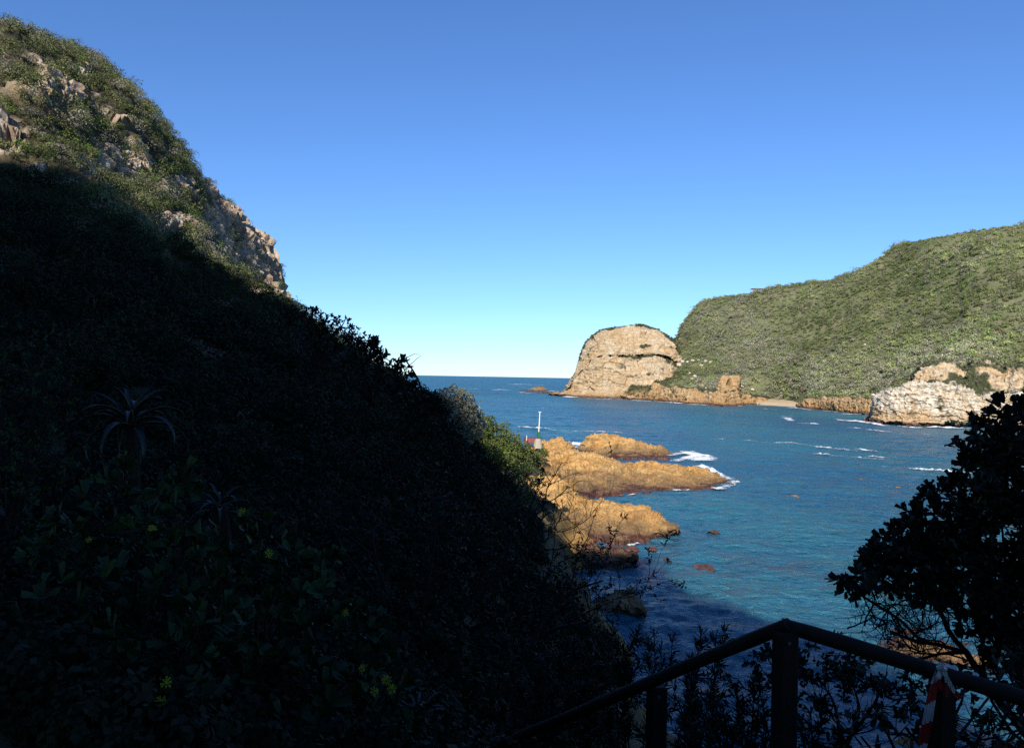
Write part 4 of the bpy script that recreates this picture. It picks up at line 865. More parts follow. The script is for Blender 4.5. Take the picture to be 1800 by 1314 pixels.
# ================================================================== PLANTS
def branch(mb, p, d, L, r, depth, seed, spread=.75, up=.12, kids=3, tips=None, sides=5, droop=0.0):
    """a forked limb, added to mb; end points are collected in tips"""
    rg = np.random.default_rng(seed); n = 6; pts = [np.array(p, float)]; dd = norm(np.array(d, float))
    for k in range(n):
        dd = norm(dd + rg.normal(0, .17, 3) + np.array([0, 0, up * .4 - droop])); pts.append(pts[-1] + dd * L / n)
    mb.add(*tube(pts, np.linspace(r, r * .55, n + 1), sides))
    if tips is not None and depth <= 1: tips.extend(pts[3:])
    if depth <= 0: return
    for k in range(kids):
        i = n if k == 0 else int(rg.integers(2, n + 1)); nd = norm(dd + rg.normal(0, spread, 3) + np.array([0, 0, up]))
        branch(mb, pts[i], nd, L * rg.uniform(.55, .85), r * (.62 if k else .55), depth - 1, int(rg.integers(1e9)), spread, up, kids, tips, sides, droop)
def rosettes(T, O, k, L, Wd, seed, fold=True, wide=.6, openn=.85, droop=.12):
    """k leaves spread round each twig end T, facing along O"""
    rg = np.random.default_rng(seed); n = len(T); O = norm(O)
    a = rg.uniform(0, 2 * np.pi, (n, k)); ref = np.where(np.abs(O[:, 2:3]) < .9, [[0, 0, 1.]], [[1., 0, 0]]); A = norm(np.cross(O, ref)); B = np.cross(O, A)
    rad = np.cos(a)[..., None] * A[:, None] + np.sin(a)[..., None] * B[:, None]; op = rg.uniform(.35, 1.25, (n, k, 1)) * openn
    d = norm(O[:, None] * (1.1 - .55 * op) + rad * op); up = norm(O[:, None] * .9 - rad * .45 * op + rg.normal(0, .25, (n, k, 3)))
    up = norm(up - d * (up * d).sum(-1, keepdims=True)); pos = T[:, None] - O[:, None] * rg.uniform(0, L * .6, (n, k, 1)) + rad * L * .06
    Ls = L * rg.uniform(.65, 1.25, (n, k)); Ws = Wd * rg.uniform(.75, 1.2, (n, k))
    f = leaf_fold if fold else leaf_quads
    args = (pos.reshape(-1, 3), d.reshape(-1, 3), up.reshape(-1, 3), Ls.ravel(), Ws.ravel())
    return leaf_fold(*args, wide=wide, droop=droop) if fold else leaf_quads(*args)
def shrub(name, label, cat, lobes, base, mat, leaf, dens=260, k=6, seed=1, group=None, fold=True, wide=.6, bark=M_BARK, cols_=None, crown="foliage", stem="stem", squash=.85, rstem=.03, via=None, extra=None, flowers=None, holes=.0, twigs=True):
    """lobes: (px, py, radius in px, depth). Leaves sit in rosettes on the lobes' surface; stems run from the base to the lobes"""
    rg = np.random.default_rng(seed); base = np.array(base, float)
    C = np.array([P(x, y, d) for x, y, r, d in lobes]); Rr = np.array([r / FPX * d for x, y, r, d in lobes])
    if name == 'skyline_shrub': base = C.mean(0) - np.array([0, 0, Rr.max() * 2.2])
    root = empty(name, base, label, cat, group); T, O = [], []
    for i, (c, r) in enumerate(zip(C, Rr)):
        n = max(6, int(dens * r * r)); q = rdir(n, rg); rr_ = r * rg.uniform(.62, 1.06, (n, 1)) * (1 + .28 * fbm(q * 2.1 + i * 5, 2, seed)[:, None])
        p = c + q * rr_ * np.array([1, 1, squash])
        if holes: 
            kp = fbm(p / r * 2.2 + 3.1 * i, 2, seed + 3) > -1 + holes * 2 - .6 * 0; p, q = p[kp], q[kp]
        T.append(p); O.append(norm(q * .8 + rg.normal(0, .35, q.shape) + np.array([0, 0, .35])))
    T = np.concatenate(T); O = np.concatenate(O)
    deep = np.zeros(len(T))
    for c, r in zip(C, Rr): deep += (np.linalg.norm((T - c) / np.array([1, 1, squash]), axis=1) < r * .6)
    kp = (deep < 1) | (rg.random(len(T)) < .25); T, O = T[kp], O[kp]
    V, F = rosettes(T, O, k, leaf[0], leaf[1], seed + 1, fold, wide)
    fc = None
    if cols_ is not None:
        cc = np.array(cols_)[rg.integers(0, len(cols_), len(T))] * rg.uniform(.75, 1.25, (len(T), 1)); fc = np.repeat(cc, k, 0); fc = np.concatenate([fc, fc]) if fold else fc
    child(crown, V, F, mat, root, fcol=fc)
    mb = MB()
    for i, (c, r) in enumerate(zip(C[:14], Rr[:14])):
        t = np.linspace(0, 1, 8)[:, None]; p = base * (1 - t) + c * t; L_ = np.linalg.norm(c - base)
        if via is not None: p = base * (1 - t) ** 2 + 2 * t * (1 - t) * via + c * t * t
        p = p + np.sin(t * np.pi) * rg.normal(0, .10, 3) * L_ + .04 * L_ * np.stack([fbm(p * 2 / max(L_, .1) + i, 2, 1), fbm(p * 2 / max(L_, .1) + i, 2, 2), 0 * t[:, 0]], -1)
        mb.add(*tube(p, np.linspace(rstem, rstem * .4, 8), 6))
        if twigs:
            kk = np.where(np.linalg.norm(T - c, axis=1) < r * 1.3)[0]
            for j in kk[rg.permutation(len(kk))[:14]]:
                m = (c + T[j]) / 2 + rg.normal(0, r * .12, 3); mb.add(*tube([c, m, T[j]], [rstem * .3, rstem * .2, rstem * .09], 4))
    if extra: extra(mb)
    V, F = mb.get(); child(stem, V, F, bark, root)
    return root
gz = lambda x, y: None
def on_ground(px, d):
    """point of the near hillside in the column px at depth d"""
    i = int(np.argmin(np.abs(drow - d))); j = int(np.argmin(np.abs(cols - px))); return G_HILL[i, j]

# big dark tree at the right edge
lob = [(1778, 735, 55, 5.2), (1745, 800, 55, 5.1), (1800, 830, 80, 5.3), (1700, 880, 62, 5.0), (1650, 915, 58, 5.0), (1610, 955, 55, 4.9), (1745, 920, 85, 5.2), (1560, 1000, 55, 4.9), (1505, 1022, 42, 4.8), (1640, 1000, 70, 5.0), (1720, 1010, 85, 5.1), (1800, 960, 95, 5.3),
       (1840, 1060, 90, 5.2), (1740, 1070, 48, 5.0), (1870, 860, 110, 5.4), (1900, 1000, 120, 5.3), (1950, 780, 120, 5.6), (1745, 1120, 40, 5.0), (1790, 1140, 46, 5.1), (1835, 1120, 52, 5.1), (1705, 1092, 26, 4.95), (2050, 900, 160, 5.8), (1860, 730, 70, 5.5), (1600, 1025, 36, 4.9)]
poly = np.array([(1785, 700), (1725, 775), (1712, 835), (1655, 885), (1600, 930), (1550, 968), (1500, 1000), (1482, 1025), (1570, 1035), (1650, 1048), (1700, 1060), (1800, 1090), (2050, 1130), (2050, 720)], float)
def inside(x, y):
    c_ = False
    for (x0, y0), (x1, y1) in zip(poly, np.roll(poly, -1, 0)):
        if (y0 > y) != (y1 > y) and x < (x1 - x0) * (y - y0) / (y1 - y0) + x0: c_ = not c_
    return c_
rt = np.random.default_rng(44)
while len(lob) < 78:
    x, y = rt.uniform(1480, 2050), rt.uniform(690, 1130)
    if inside(x, y): lob.append((x, y, rt.uniform(26, 46), rt.uniform(4.85, 5.4)))
tb = P(1830, 1330, 5.3)
def twiggy(mb):
    for k, (x, y, dx, dz, L_) in enumerate([(1700, 1160, -.8, .35, .42), (1660, 1130, -.6, .5, .36), (1720, 1120, -.4, .6, .36), (1620, 1110, -.6, .5, .30), (1760, 1150, -.3, .7, .36), (1580, 1110, -.5, .6, .27), (1690, 1080, -.8, .3, .36), (1540, 1090, -.3, .7, .24), (1750, 1110, .2, .7, .36), (1640, 1150, -.9, .2, .36), (1600, 1140, -.6, .5, .3), (1520, 1100, .1, .8, .24), (1780, 1130, -.6, .4, .4), (1680, 1110, .2, .7, .34)]):
        branch(mb, P(x, y, 4.95 + .05 * (k % 4)), (dx, .1 * ((k % 3) - 1), dz), L_ * .75, .0068, 4, 300 + k, .85, .06, 3)
    rt2 = np.random.default_rng(8)
    for k in range(26):
        x = rt2.uniform(1485, 1770); y = rt2.uniform(1045, 1075) if k % 2 else rt2.uniform(1090, 1165)
        branch(mb, P(x, y, rt2.uniform(4.8, 5.15)), (rt2.normal(0, .8), rt2.normal(0, .3), -.5 if k % 2 else .35), rt2.uniform(.16, .28), .0058, 3, 700 + k, .9, .0, 3)
    t_ = np.linspace(0, 1, 9)[:, None]
    for a_, b_, r_ in ((tb, P(1690, 1140, 5.0), .035), (P(1690, 1140, 5.0), P(1560, 1110, 4.9), .014), (P(1690, 1140, 5.0), P(1625, 1020, 4.95), .018), (tb, P(1760, 1050, 5.1), .04), (P(1640, 1128, 5.0), P(1500, 1040, 4.85), .012), (P(1690, 1140, 5), P(1600, 1160, 4.9), .012)):
        p = a_ * (1 - t_) + b_ * t_; p = p + .04 * np.stack([fbm(p * 4, 2, 5), 0 * t_[:, 0], fbm(p * 4, 2, 6)], -1); mb.add(*tube(p, np.linspace(r_, r_ * .6, 9), 7))
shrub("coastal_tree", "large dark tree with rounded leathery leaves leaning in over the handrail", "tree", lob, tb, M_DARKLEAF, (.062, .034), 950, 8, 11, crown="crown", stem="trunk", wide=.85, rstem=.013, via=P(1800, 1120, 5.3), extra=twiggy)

# sunlit bushes on the edge of the near slope
LIT = dict(mat=M_SCRUB, fold=False, bark=M_GREYBARK, group="bushes along the edge of the near slope")
shrub("bush", "silvery grey green bush standing highest of the sunlit bushes against the sea", "bush", [(795, 700, 26, 52), (815, 715, 26, 53), (800, 735, 30, 52), (830, 730, 20, 55), (825, 755, 24, 53), (785, 730, 22, 51), (842, 745, 14, 55), (805, 770, 22, 52)], P(810, 800, 53), leaf=(.15, .10), dens=400, k=5, seed=21, cols_=[(.20, .205, .15), (.23, .225, .17), (.17, .18, .12)], rstem=.09, **LIT)
shrub("bush", "small bright green bush tucked behind the silvery bush", "bush", [(852, 745, 14, 62), (862, 738, 10, 62), (845, 758, 16, 61), (868, 750, 8, 62), (835, 765, 10, 60)], P(850, 785, 62), leaf=(.14, .09), dens=360, k=5, seed=22, cols_=[(.09, .13, .028), (.11, .15, .035)], rstem=.07, **LIT)
shrub("bush", "wide bright green bush spreading over the ochre rocks below the mast", "bush", [(850, 770, 22, 62), (875, 765, 24, 63), (895, 780, 24, 64), (860, 795, 28, 61), (890, 805, 28, 62), (920, 790, 18, 66), (935, 803, 16, 68), (915, 815, 22, 65), (945, 812, 10, 70), (840, 800, 20, 59), (955, 795, 9, 72)], P(885, 850, 64), leaf=(.15, .09), dens=420, k=5, seed=23, cols_=[(.125, .17, .04), (.15, .195, .05), (.105, .15, .04), (.15, .165, .06)], rstem=.1, **LIT)
shrub("leafy_tree", "small open crowned tree half in shade in front of the wide green bush", "tree", [(895, 840, 30, 55.8), (925, 835, 26, 57.4), (910, 870, 30, 55.8), (935, 865, 20, 57.4), (870, 855, 24, 54.1), (945, 845, 14, 59.0), (880, 885, 24, 54.1), (925, 890, 16, 55.8), (955, 880, 9, 57.4), (960, 905, 9, 55.8), (968, 930, 8, 55.8), (945, 920, 10, 55.8)], P(888, 935, 55), M_SCRUB, leaf=(.17, .10), dens=150, k=4, seed=24, cols_=[(.055, .085, .03), (.07, .10, .035), (.045, .07, .028)], rstem=.09, fold=False, bark=M_BARK, crown="crown", stem="trunk", holes=.26)
mb = MB()
for k, (x, y, dx, dz, L_, d) in enumerate([(905, 935, .9, .25, 2.2, 32), (930, 905, .9, .5, 1.6, 33), (900, 950, .9, -.1, 2.4, 31.5), (935, 960, .9, .0, 1.6, 31), (950, 900, .6, .8, 1.4, 33)]):
    branch(mb, P(x, y, d), (dx, 0, dz), L_, .035, 3, 500 + k, .6, .1, 3)
V, F = tube([P(850, 1040, 31), P(872, 985, 31.5), P(905, 935, 32), P(930, 905, 33)], [.11, .09, .07, .05], 7); mb.add(V, F); mb.add(*tube([P(872, 985, 31.5), P(900, 950, 31.5), P(935, 960, 31)], [.07, .05, .04], 6)); mb.add(*tube([P(930, 905, 33), P(950, 900, 33)], [.05, .03], 6))
root = empty("bare_tree", P(850, 1040, 31), "bare twisted tree reaching over the sunlit rock wedge", "tree"); V, F = mb.get(); child("trunk", V, F, M_BARK, root)

# dark shrubs that make the skyline of the near slope
DK_ = dict(mat=M_DARKLEAF, bark=M_BARK, group="dark shrubs on the skyline of the near slope")
shrub("skyline_shrub", "dark leafy shrub with ragged top below the sunlit cliff end", "shrub", [(522, 548, 16, 17), (545, 560, 26, 17), (572, 566, 28, 17), (600, 575, 24, 17), (560, 590, 30, 17), (620, 590, 22, 17), (510, 570, 24, 17), (590, 605, 34, 17), (640, 605, 18, 17), (538, 548, 9, 17), (552, 545, 8, 17), (505, 545, 9, 17)], on_ground(560, 17), leaf=(.075, .042), dens=260, k=6, seed=31, rstem=.05, **DK_)
shrub("skyline_shrub", "rounded dark shrub sloping down along the middle of the skyline", "shrub", [(630, 600, 24, 15), (655, 612, 22, 15), (672, 628, 22, 15), (640, 640, 36, 15), (690, 650, 24, 15), (670, 665, 32, 14.5), (660, 598, 8, 15), (612, 640, 30, 15)], on_ground(650, 15), leaf=(.085, .045), dens=320, k=6, seed=32, rstem=.05, **DK_)
shrub("skyline_shrub", "dark shrub throwing loose leafy sprays out against the sky above the sea", "shrub", [(700, 640, 15, 9.5), (712, 655, 14, 9.5), (698, 665, 22, 9.5), (715, 680, 12, 9.5), (728, 676, 6, 9.5), (690, 690, 26, 9.5), (735, 697, 14, 9.5), (755, 700, 12, 9.5), (770, 708, 12, 9.5), (725, 715, 24, 9.5), (760, 722, 20, 9.5), (783, 722, 11, 9.5), (708, 632, 6, 9.5)], on_ground(690, 9.5), leaf=(.075, .036), dens=700, k=5, seed=33, rstem=.022,
      extra=lambda mb: [mb.add(*tube(p, [.005, .004, .003, .002], 4)) for p in ([P(700, 640, 9.5), P(715, 628, 9.5), P(728, 622, 9.5), P(738, 623, 9.5)], [P(712, 650, 9.5), P(722, 640, 9.5), P(733, 630, 9.5), P(740, 625, 9.5)])], **DK_)
shrub("skyline_shrub", "dark shrub in front of the silvery bush at the lower end of the skyline", "shrub", [(775, 730, 22, 24), (790, 755, 24, 24), (800, 785, 26, 24), (770, 770, 30, 24), (825, 815, 20, 25), (790, 815, 34, 24), (740, 750, 34, 23), (840, 850, 20, 25), (815, 850, 30, 25), (757, 722, 12, 24)], on_ground(790, 24), leaf=(.10, .055), dens=170, k=6, seed=34, rstem=.06, **DK_)
shrub("round_bush", "rounded bright olive bush below the rocky outcrop on the sunlit hill", "bush", [(205, 345, 22, 84), (228, 338, 24, 84), (240, 358, 22, 83), (215, 365, 26, 83), (190, 355, 14, 83), (232, 378, 18, 82), (205, 330, 12, 84)], on_ground(222, 82.5), leaf=(.22, .13), dens=90, k=5, seed=35, mat=M_SCRUB, fold=False, bark=M_GREYBARK, cols_=[(.105, .135, .035), (.12, .15, .045), (.09, .12, .035)], rstem=.12)

# shrub at the left edge and a dark bush under the skyline
shrub("large_shrub", "dense small leaved shrub filling the left edge beside the big aloe", "shrub", [(20, 600, 70, 6.2), (75, 640, 55, 6.2), (10, 720, 80, 6), (90, 720, 50, 6), (40, 820, 80, 5.6), (120, 680, 30, 6.2), (-60, 650, 90, 6.2), (-60, 800, 100, 5.8), (100, 800, 45, 5.7), (10, 910, 80, 5)], on_ground(20, 6), M_BROADLEAF, leaf=(.05, .022), dens=340, k=6, seed=41, rstem=.02)
# aloes
def aloe(label, c, base, seed, n=20, L=.62, W_=.075, els=None):
    root = empty("aloe", base, label, "aloe", "aloes on the near slope"); rg = np.random.default_rng(seed); mb = MB()
    for k in range(n):
        az = k * 2.39996 + rg.uniform(-.2, .2); f = k / n; el = (1.25 - 1.35 * f) + rg.uniform(-.12, .12); Lk = L * rg.uniform(.85, 1.15) * (.62 + .5 * min(1, f * 1.6)); m = 15
        t = np.linspace(0, 1, m); bend = (1.1 + 1.5 * f) * rg.uniform(.8, 1.2); ang = el - bend * t ** 1.5; stp = Lk / (m - 1)
        hx = np.concatenate([[0], np.cumsum(np.cos(ang[:-1]) * stp)]); hz = np.concatenate([[0], np.cumsum(np.sin(ang[:-1]) * stp)])
        dr = np.array([math.cos(az), math.sin(az), 0]); sd2 = np.array([-math.sin(az), math.cos(az), 0]); q = np.array(c) + dr * (hx[:, None] + .03) + np.array([0, 0, 1]) * (hz[:, None] + .10 * (1 - f))
        nn_ = np.stack([-np.sin(ang) * dr[0], -np.sin(ang) * dr[1], np.cos(ang)], -1); wk = W_ * (1 - t ** 2.2) * (.75 + .25 * np.minimum(1, t * 5)) + .002
        rows = [q + sd2 * wk[:, None] * .5 + nn_ * wk[:, None] * .22, q + sd2 * wk[:, None] * .3 + nn_ * wk[:, None] * .02, q, q - sd2 * wk[:, None] * .3 + nn_ * wk[:, None] * .02, q - sd2 * wk[:, None] * .5 + nn_ * wk[:, None] * .22, q - nn_ * wk[:, None] * .16]
        G = np.stack(rows, 1); mb.add(G, gridF(m, 6, 0, True))
    V, F = mb.get(); child("leaf_rosette", V, F, M_ALOE, root, smooth=True)
    V, F = tube([base + (0, 0, -.1), (np.array(c) + base) / 2 + (.02, 0, 0), np.array(c) + (0, 0, .06)], [.07, .06, .05], 9); child("trunk", V, F, M_BARK, root)
    return root
ac = P(228, 752, 6.6); aloe("big aloe with long arching grey green leaves beside the left edge shrub", ac, ac + (0, .1, -.95), 5, 20, .54, .07)
ac = P(385, 903, 5.0); aloe("small aloe rosette half hidden among the yellow flowered plants", ac, ac + (0, .05, -.35), 9, 15, .20, .03)
ac = P(735, 1275, 4.4); aloe("spiky grass like aloe in deep shade at the bottom of the slope", ac, ac + (0, .05, -.3), 12, 16, .22, .02)

# yellow flowered broad leaved plants
def flower(px, py, d, seed, r=.021):
    rg = np.random.default_rng(seed); c = P(px, py, d); f = norm(EYE - c + rg.normal(0, .5, 3) * d * .35 + np.array([0, 0, .6]) * d * .4)
    A = norm(np.cross(f, [0, 0, 1])); B = np.cross(f, A); n = int(rg.integers(8, 13)); r = r * rg.uniform(.7, 1.1); f = norm(f + rg.normal(0, .3, 3)); A = norm(np.cross(f, [0, 0, 1])); B = np.cross(f, A); a = np.linspace(0, 2 * np.pi, n, endpoint=False) + rg.uniform(-.18, .18, n)
    dd = np.cos(a)[:, None] * A + np.sin(a)[:, None] * B; return c, dd, f, r
def flower_plant(label, lobes, base, seed, fl, group="yellow flowered plants on the near slope"):
    root = shrub("flowering_plant", label, "plant", lobes, base, M_BROADLEAF, leaf=(.074, .050), dens=340, k=5, seed=seed, wide=.9, rstem=.010, group=group)
    for k, (x, y, d) in enumerate(fl):
        c, dd, f, r = flower(x, y, d, seed * 10 + k); n = len(dd)
        V, F = leaf_fold(c + dd * r * .15, dd, np.tile(f, (n, 1)), r * np.random.default_rng(k + seed).uniform(.75, 1.1, n), np.full(n, r * .34), wide=.8, droop=.2)
        mb = MB(); mb.add(V, F); mb.add(*tube([c - f * .002, c + f * .004], [r * .28, r * .2], 8)); V, F = mb.get(); child("flower", V, F, M_YEL, root)
    return root
flower_plant("broad leaved plant with two yellow flowers just below the big aloe", [(210, 845, 34, 4.4), (280, 860, 40, 4.4), (320, 840, 26, 4.5), (160, 920, 60, 4.2), (240, 930, 60, 4.1), (310, 910, 45, 4.2), (110, 960, 50, 4.0), (220, 820, 18, 4.5)], on_ground(220, 4.4) + (0, 0, -.05), 51, [(156, 948, 3.85), (268, 927, 3.75)])
flower_plant("broad leaved plant with two yellow flowers around the small aloe", [(420, 930, 40, 4.6), (470, 940, 36, 4.6), (500, 965, 40, 4.5), (440, 1000, 55, 4.3), (520, 1010, 45, 4.4), (380, 960, 40, 4.4), (560, 1000, 26, 4.6), (580, 980, 14, 4.7)], on_ground(460, 4.5), 52, [(424, 897, 4.4), (473, 972, 4.1)])
flower_plant("broad leaved plant with one yellow flower on the right of the flowering patch", [(540, 1060, 50, 4.0), (600, 1090, 45, 4.0), (640, 1110, 35, 4.0), (580, 1130, 55, 3.9), (660, 1140, 26, 4.0), (520, 1120, 50, 3.8), (480, 1080, 50, 3.9)], on_ground(580, 4.0), 53, [(607, 1076, 3.75)])
flower_plant("broad leaved plant with three yellow flowers at the very bottom of the slope", [(240, 1150, 70, 3.3), (330, 1140, 60, 3.3), (290, 1220, 70, 3.1), (200, 1230, 60, 3.1), (380, 1220, 60, 3.2), (130, 1160, 60, 3.3), (280, 1300, 80, 3.0), (160, 1300, 70, 2.9), (400, 1310, 70, 3.0), (60, 1240, 80, 3.1)], on_ground(270, 3.2), 54, [(292, 1199, 2.86), (210, 1230, 2.86), (283, 1231, 2.84)])
flower_plant("broad leaved plant with a cluster of yellow flowers nearest the handrail", [(620, 1200, 45, 3.6), (680, 1220, 40, 3.6), (560, 1210, 50, 3.5), (640, 1260, 50, 3.5), (520, 1280, 60, 3.4), (600, 1320, 60, 3.4), (450, 1180, 50, 3.5), (690, 1290, 36, 3.5)], on_ground(610, 3.5), 55, [(679, 1195, 3.42), (689, 1210, 3.41), (659, 1214, 3.40), (637, 1174, 3.45)])
flower_plant("broad leaved plant without flowers in the darkest middle of the patch", [(330, 1010, 60, 3.9), (400, 1050, 60, 3.8), (280, 1060, 60, 3.7), (180, 1040, 60, 3.7), (90, 1070, 60, 3.6), (440, 1110, 50, 3.6), (350, 1090, 55, 3.6)], on_ground(300, 3.8), 56, [])

# rounded shrubs through the shaded thickets
M_MIDLEAF = foliage_mat("matt_dark_leaves", 0.6, 0.15, 0.12, (0.017, 0.028, 0.012), 0.4)
def copy_thing(root, loc, rz, sc_):
    r = root.copy(); COL.objects.link(r); r.location = [float(v) for v in loc]; r.rotation_euler = (0, 0, rz); r.scale = (sc_, sc_, sc_ * .9)
    for ch in root.children:
        c_ = ch.copy(); COL.objects.link(c_); c_.parent = r
    return r
TL = "rounded dark shrub among the shaded thickets of the near slope"
tp = [shrub("thicket_shrub", TL, "shrub", lobes_, P(500, 790, 20), M_MIDLEAF, leaf=(.10, .055), dens=150, k=6, seed=90 + i_, rstem=.05, group="rounded shrubs in the shaded thickets")
      for i_, lobes_ in enumerate([[(480, 720, 48, 20), (530, 715, 50, 20), (505, 690, 52, 20), (455, 745, 36, 20.3), (560, 745, 38, 19.8), (505, 735, 50, 19.5)], [(500, 700, 60, 20), (465, 725, 44, 20.2), (540, 730, 46, 19.8), (495, 745, 48, 19.4)]])]
spots = [(150, 30, 1.2), (300, 34, 1.3), (420, 40, 1.3), (90, 44, 1.5), (500, 36, 1.1), (230, 50, 1.6), (360, 58, 1.7), (30, 26, 1.0), (250, 22, .9), (420, 25, 1.0), (560, 27, 1.0), (340, 17, .75), (500, 18, .8), (640, 21, .85), (160, 16, .7), (600, 14, .6), (690, 17, .65), (440, 13, .5), (290, 12.5, .5), (720, 24, .85), (660, 30, 1.0), (-40, 36, 1.3), (540, 46, 1.4), (470, 60, 1.6)]
rp = np.random.default_rng(17)
for k, (x, d, sc_) in enumerate(spots):
    g_ = on_ground(x, d); o = tp[k % 2]
    if k < 2: o.location = [float(v) for v in g_]; o.scale = (sc_, sc_, sc_ * .9)
    else: copy_thing(o, g_, float(rp.uniform(0, 6.28)), sc_ * float(rp.uniform(.85, 1.15)))
# bare branched trees over the water
def bare_tree(label, limbs, base, leafy=None, seed=1):
    mb = MB(); tips = []
    for k, (pts, r0, r1_, kids) in enumerate(limbs):
        q = np.array([P(*p) for p in pts]); t = np.linspace(0, 1, len(q)); q = pchip(t, q, np.linspace(0, 1, 12)); mb.add(*tube(q, np.linspace(r0, r1_, 12), 6))
        for j in range(kids):
            i = 3 + int(j * 8.9 / max(1, kids)); d = norm(q[min(i + 1, 11)] - q[i - 1]); rg = np.random.default_rng(seed * 100 + k * 10 + j)
            branch(mb, q[i], norm(d + rg.normal(0, .7, 3) + np.array([0, 0, .25])), r0 * 16 * rg.uniform(.6, 1.2), r1_ * .8, 2, seed * 1000 + k * 50 + j, .7, .15, 3, tips)
    root = empty("bare_tree", P(*base), label, "tree"); V, F = mb.get(); child("trunk", V, F, M_BARK, root)
    if leafy:
        tips = np.array(tips); rg = np.random.default_rng(seed); tips = tips[rg.random(len(tips)) < leafy[2]]
        V, F = rosettes(tips, rdir(len(tips), rg) + np.array([0, 0, .4]), 4, leafy[0], leafy[1], seed); child("foliage", V, F, M_DARKLEAF, root)
    return root
bare_tree("crooked bare tree arching over the dark water in the middle of the slope", [([(770, 1314, 10), (782, 1200, 10), (787, 1130, 10.2), (822, 1070, 10.4), (860, 1030, 10.6), (900, 985, 10.8)], .075, .02, 6), ([(787, 1130, 10.2), (850, 1128, 10.3), (935, 1125, 10.5), (970, 1105, 10.6), (1010, 1096, 10.8), (1050, 1110, 11)], .045, .013, 7),
    ([(822, 1070, 10.4), (800, 1010, 10.6), (780, 960, 10.8), (740, 920, 11)], .035, .012, 5), ([(935, 1125, 10.5), (960, 1080, 10.7), (1000, 1040, 10.9), (1060, 1020, 11.1)], .03, .010, 6), ([(785, 1160, 10.1), (730, 1100, 10.2), (680, 1060, 10.3), (640, 1000, 10.5)], .035, .012, 5)], (770, 1314, 10), (.075, .022, .55), 2)
bare_tree("leafless grey shrub between the flowering patch and the dark slope", [([(700, 1180, 7.5), (690, 1080, 7.6), (660, 980, 7.8), (650, 900, 8)], .03, .008, 6), ([(700, 1180, 7.5), (740, 1080, 7.6), (760, 980, 7.8), (770, 900, 8)], .026, .008, 6), ([(690, 1080, 7.6), (600, 960, 7.7), (560, 860, 7.9)], .02, .007, 5), ([(660, 980, 7.8), (560, 900, 8), (480, 830, 8.2)], .016, .006, 5)], (700, 1180, 7.5), None, 3)
bare_tree("thin twiggy bush behind the raised corner of the handrail", [([(1480, 1330, 4.3), (1470, 1250, 4.3), (1455, 1215, 4.3), (1442, 1205, 4.3)], .011, .003, 6), ([(1480, 1330, 4.3), (1510, 1250, 4.3), (1500, 1205, 4.3), (1490, 1180, 4.3)], .010, .003, 6), ([(1470, 1240, 4.3), (1440, 1235, 4.3), (1430, 1225, 4.3)], .008, .003, 5), ([(1490, 1300, 4.3), (1540, 1230, 4.3), (1560, 1180, 4.3)], .010, .003, 6)], (1480, 1330, 4.3), (.04, .016, .35), 4)

# slender stemmed plants behind the handrail
def stem_plant(label, px, tops, d, leafL=.085, seed=1, per=64):
    base = on_ground(px, d).copy(); root = empty("slender_plant", base, label, "plant", "slender plants behind the handrail"); rg = np.random.default_rng(seed); mb = MB(); T, D = [], []
    for k, (x, y) in enumerate(tops):
        e = P(x, y, d + rg.uniform(-.15, .15)); b = base + np.append(rg.normal(0, .07, 2), 0); t = np.linspace(0, 1, 10)[:, None]; q = b * (1 - t) + e * t + np.sin(t * np.pi) * np.append(rg.normal(0, .06, 2), 0)
        mb.add(*tube(q, np.linspace(.008, .003, 10), 5))
        u = rg.uniform(.25, 1, per) ** .55; i = np.clip((u * 9).astype(int), 0, 8); f = (u * 9 - i)[:, None]; T.append(q[i] * (1 - f) + q[i + 1] * f); D.append(norm(q[i + 1] - q[i]))
        sh = q[6] * 1.0
        for j in range(3):
            s0 = q[4 + j * 2]; e2 = s0 + norm(D[-1][0] * 1.0 + rg.normal(0, .55, 3)) * rg.uniform(.15, .32); mb.add(*tube([s0, (s0 + e2) / 2 + (0, 0, -.01), e2], [.004, .003, .002], 4))
            v = rg.random((16, 1)); T.append(s0 * (1 - v) + e2 * v); D.append(np.tile(norm(e2 - s0), (16, 1)))
    T = np.concatenate(T); D = np.concatenate(D)
    V, F = rosettes(T, D, 2, leafL * .74, leafL * .135, seed, True, .6, 1.0, .12); child("foliage", V, F, M_DARKLEAF, root); V, F = mb.get(); child("stem", V, F, M_BARK, root)
stem_plant("tall slender plant whose top stands clear against the water left of the corner post", 1235, [(1235, 1105), (1258, 1120), (1215, 1150), (1278, 1115)], 5.0, .085, 1)
stem_plant("bushy slender plant left of the middle post of the handrail", 1130, [(1125, 1095), (1095, 1130), (1140, 1130), (1075, 1090), (1110, 1160), (1150, 1110)], 5.6, .09, 2)
stem_plant("slender plant with leafy heads crossing the sloping rail", 1190, [(1185, 1145), (1165, 1165), (1205, 1180), (1225, 1190)], 4.7, .08, 3)
stem_plant("slender plant seen through the gap between the two middle posts", 1300, [(1290, 1200), (1325, 1190), (1310, 1230), (1270, 1240), (1340, 1235)], 4.4, .08, 4)
stem_plant("low slender plant at the bottom between the two middle posts", 1240, [(1220, 1230), (1250, 1250), (1200, 1260), (1330, 1270), (1290, 1275)], 4.2, .08, 5)
stem_plant("dark slender plant at the lower end of the sloping rail", 1040, [(1035, 1150), (1010, 1120), (1060, 1180), (985, 1150), (1020, 1200), (1080, 1210)], 6.0, .10, 6)
stem_plant("short slender plant beyond the foot of the sloping rail", 960, [(950, 1170), (920, 1140), (980, 1200), (900, 1190), (1000, 1230)], 5.6, .09, 7)
stem_plant("low slender plant just right of the corner post", 1430, [(1425, 1240), (1450, 1220), (1470, 1265), (1410, 1270)], 4.0, .075, 8)
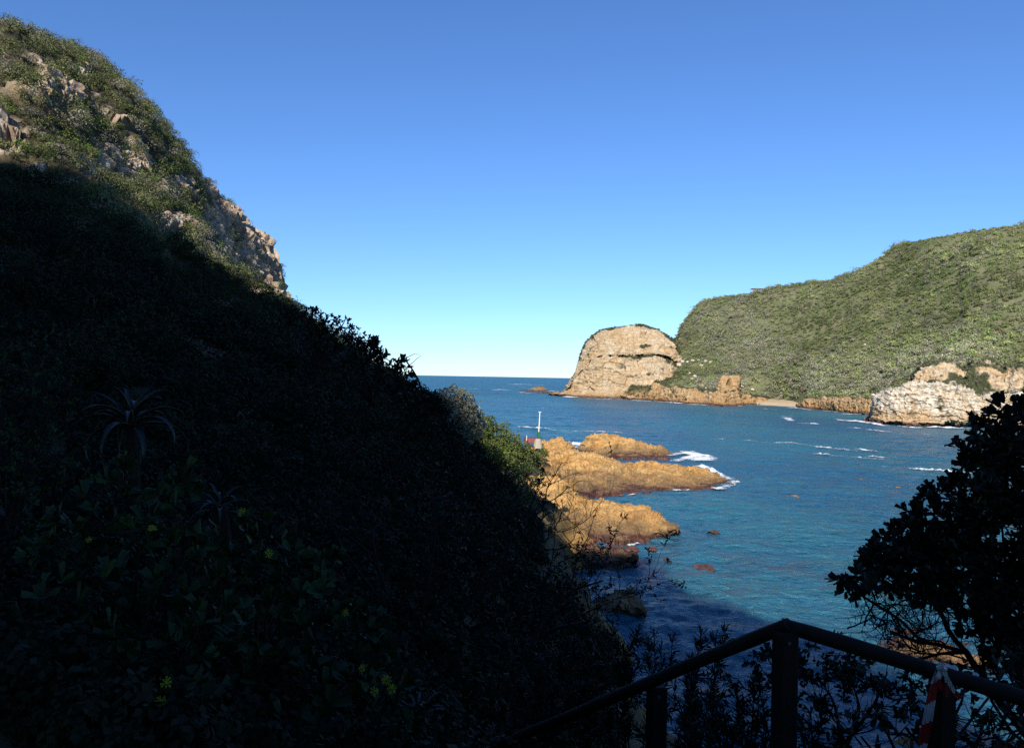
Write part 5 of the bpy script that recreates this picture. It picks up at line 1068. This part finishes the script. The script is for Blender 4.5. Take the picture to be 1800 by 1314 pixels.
shrub("dark_bush", "small dark bush pressed against the left side of the corner post", "bush", [(1350, 1150, 20, 3.9), (1330, 1165, 18, 3.9), (1365, 1170, 22, 3.9), (1395, 1150, 14, 3.9), (1340, 1185, 16, 3.9), (1405, 1165, 8, 3.9)], on_ground(1360, 3.9) + (0, 0, -.1), M_DARKLEAF, (.036, .02), 800, 6, 61, wide=.8, rstem=.008)
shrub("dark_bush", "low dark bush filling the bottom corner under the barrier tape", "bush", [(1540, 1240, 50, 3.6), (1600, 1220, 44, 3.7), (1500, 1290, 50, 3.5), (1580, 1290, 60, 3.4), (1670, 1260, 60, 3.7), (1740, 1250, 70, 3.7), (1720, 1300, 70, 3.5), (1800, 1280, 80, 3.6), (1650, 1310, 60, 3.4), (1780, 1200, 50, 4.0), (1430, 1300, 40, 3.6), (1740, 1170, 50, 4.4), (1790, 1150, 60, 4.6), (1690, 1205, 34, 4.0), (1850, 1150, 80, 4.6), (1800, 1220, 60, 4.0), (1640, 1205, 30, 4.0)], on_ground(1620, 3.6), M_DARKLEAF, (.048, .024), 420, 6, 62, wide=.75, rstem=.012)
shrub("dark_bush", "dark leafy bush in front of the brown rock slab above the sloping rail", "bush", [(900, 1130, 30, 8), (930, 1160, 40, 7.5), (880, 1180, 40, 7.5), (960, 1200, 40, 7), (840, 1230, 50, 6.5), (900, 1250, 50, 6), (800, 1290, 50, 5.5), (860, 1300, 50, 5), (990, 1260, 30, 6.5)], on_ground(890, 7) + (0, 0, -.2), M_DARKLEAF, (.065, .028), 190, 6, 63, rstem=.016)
shrub("small_shrub", "little shrub growing on the dark wet rock in the shaded water", "shrub", [(1112, 1032, 14, 54.5), (1125, 1024, 10, 54.5), (1100, 1042, 12, 54.5), (1120, 1042, 12, 54.3)], P(1108, 1055, 54.6), M_DARKLEAF, (.16, .07), 40, 5, 64, rstem=.04)
# scattered skyline shrubs on the crest of the sunlit hill
for k, (x, y, r, d, lab) in enumerate([(238, 140, 9, 128, "grey leafless bush sticking up from the crest of the sunlit hill"), (160, 96, 12, 118, "dark bush on the crest left of the grey leafless bush"), (205, 122, 11, 124, "dark pointed bush on the crest close beside the grey leafless bush"), (30, 42, 14, 105, "topmost rounded bush on the crest of the sunlit hill"), (300, 240, 7, 138, "small bush on the crest where the hill steepens")]):
    shrub("crest_bush", lab, "bush", [(x, y, r, d), (x - r * .8, y + r * .5, r * .8, d), (x + r * .7, y + r * .6, r * .8, d)], P(x, y + r * 2.0, d), M_SCRUB, (.28, .14), 22 if k else 9, 4, 70 + k, fold=False, cols_=[(.075, .085, .05), (.06, .075, .035)] if k else [(.15, .14, .12)], bark=M_GREYBARK, rstem=.06, group="bushes on the crest of the sunlit hill")
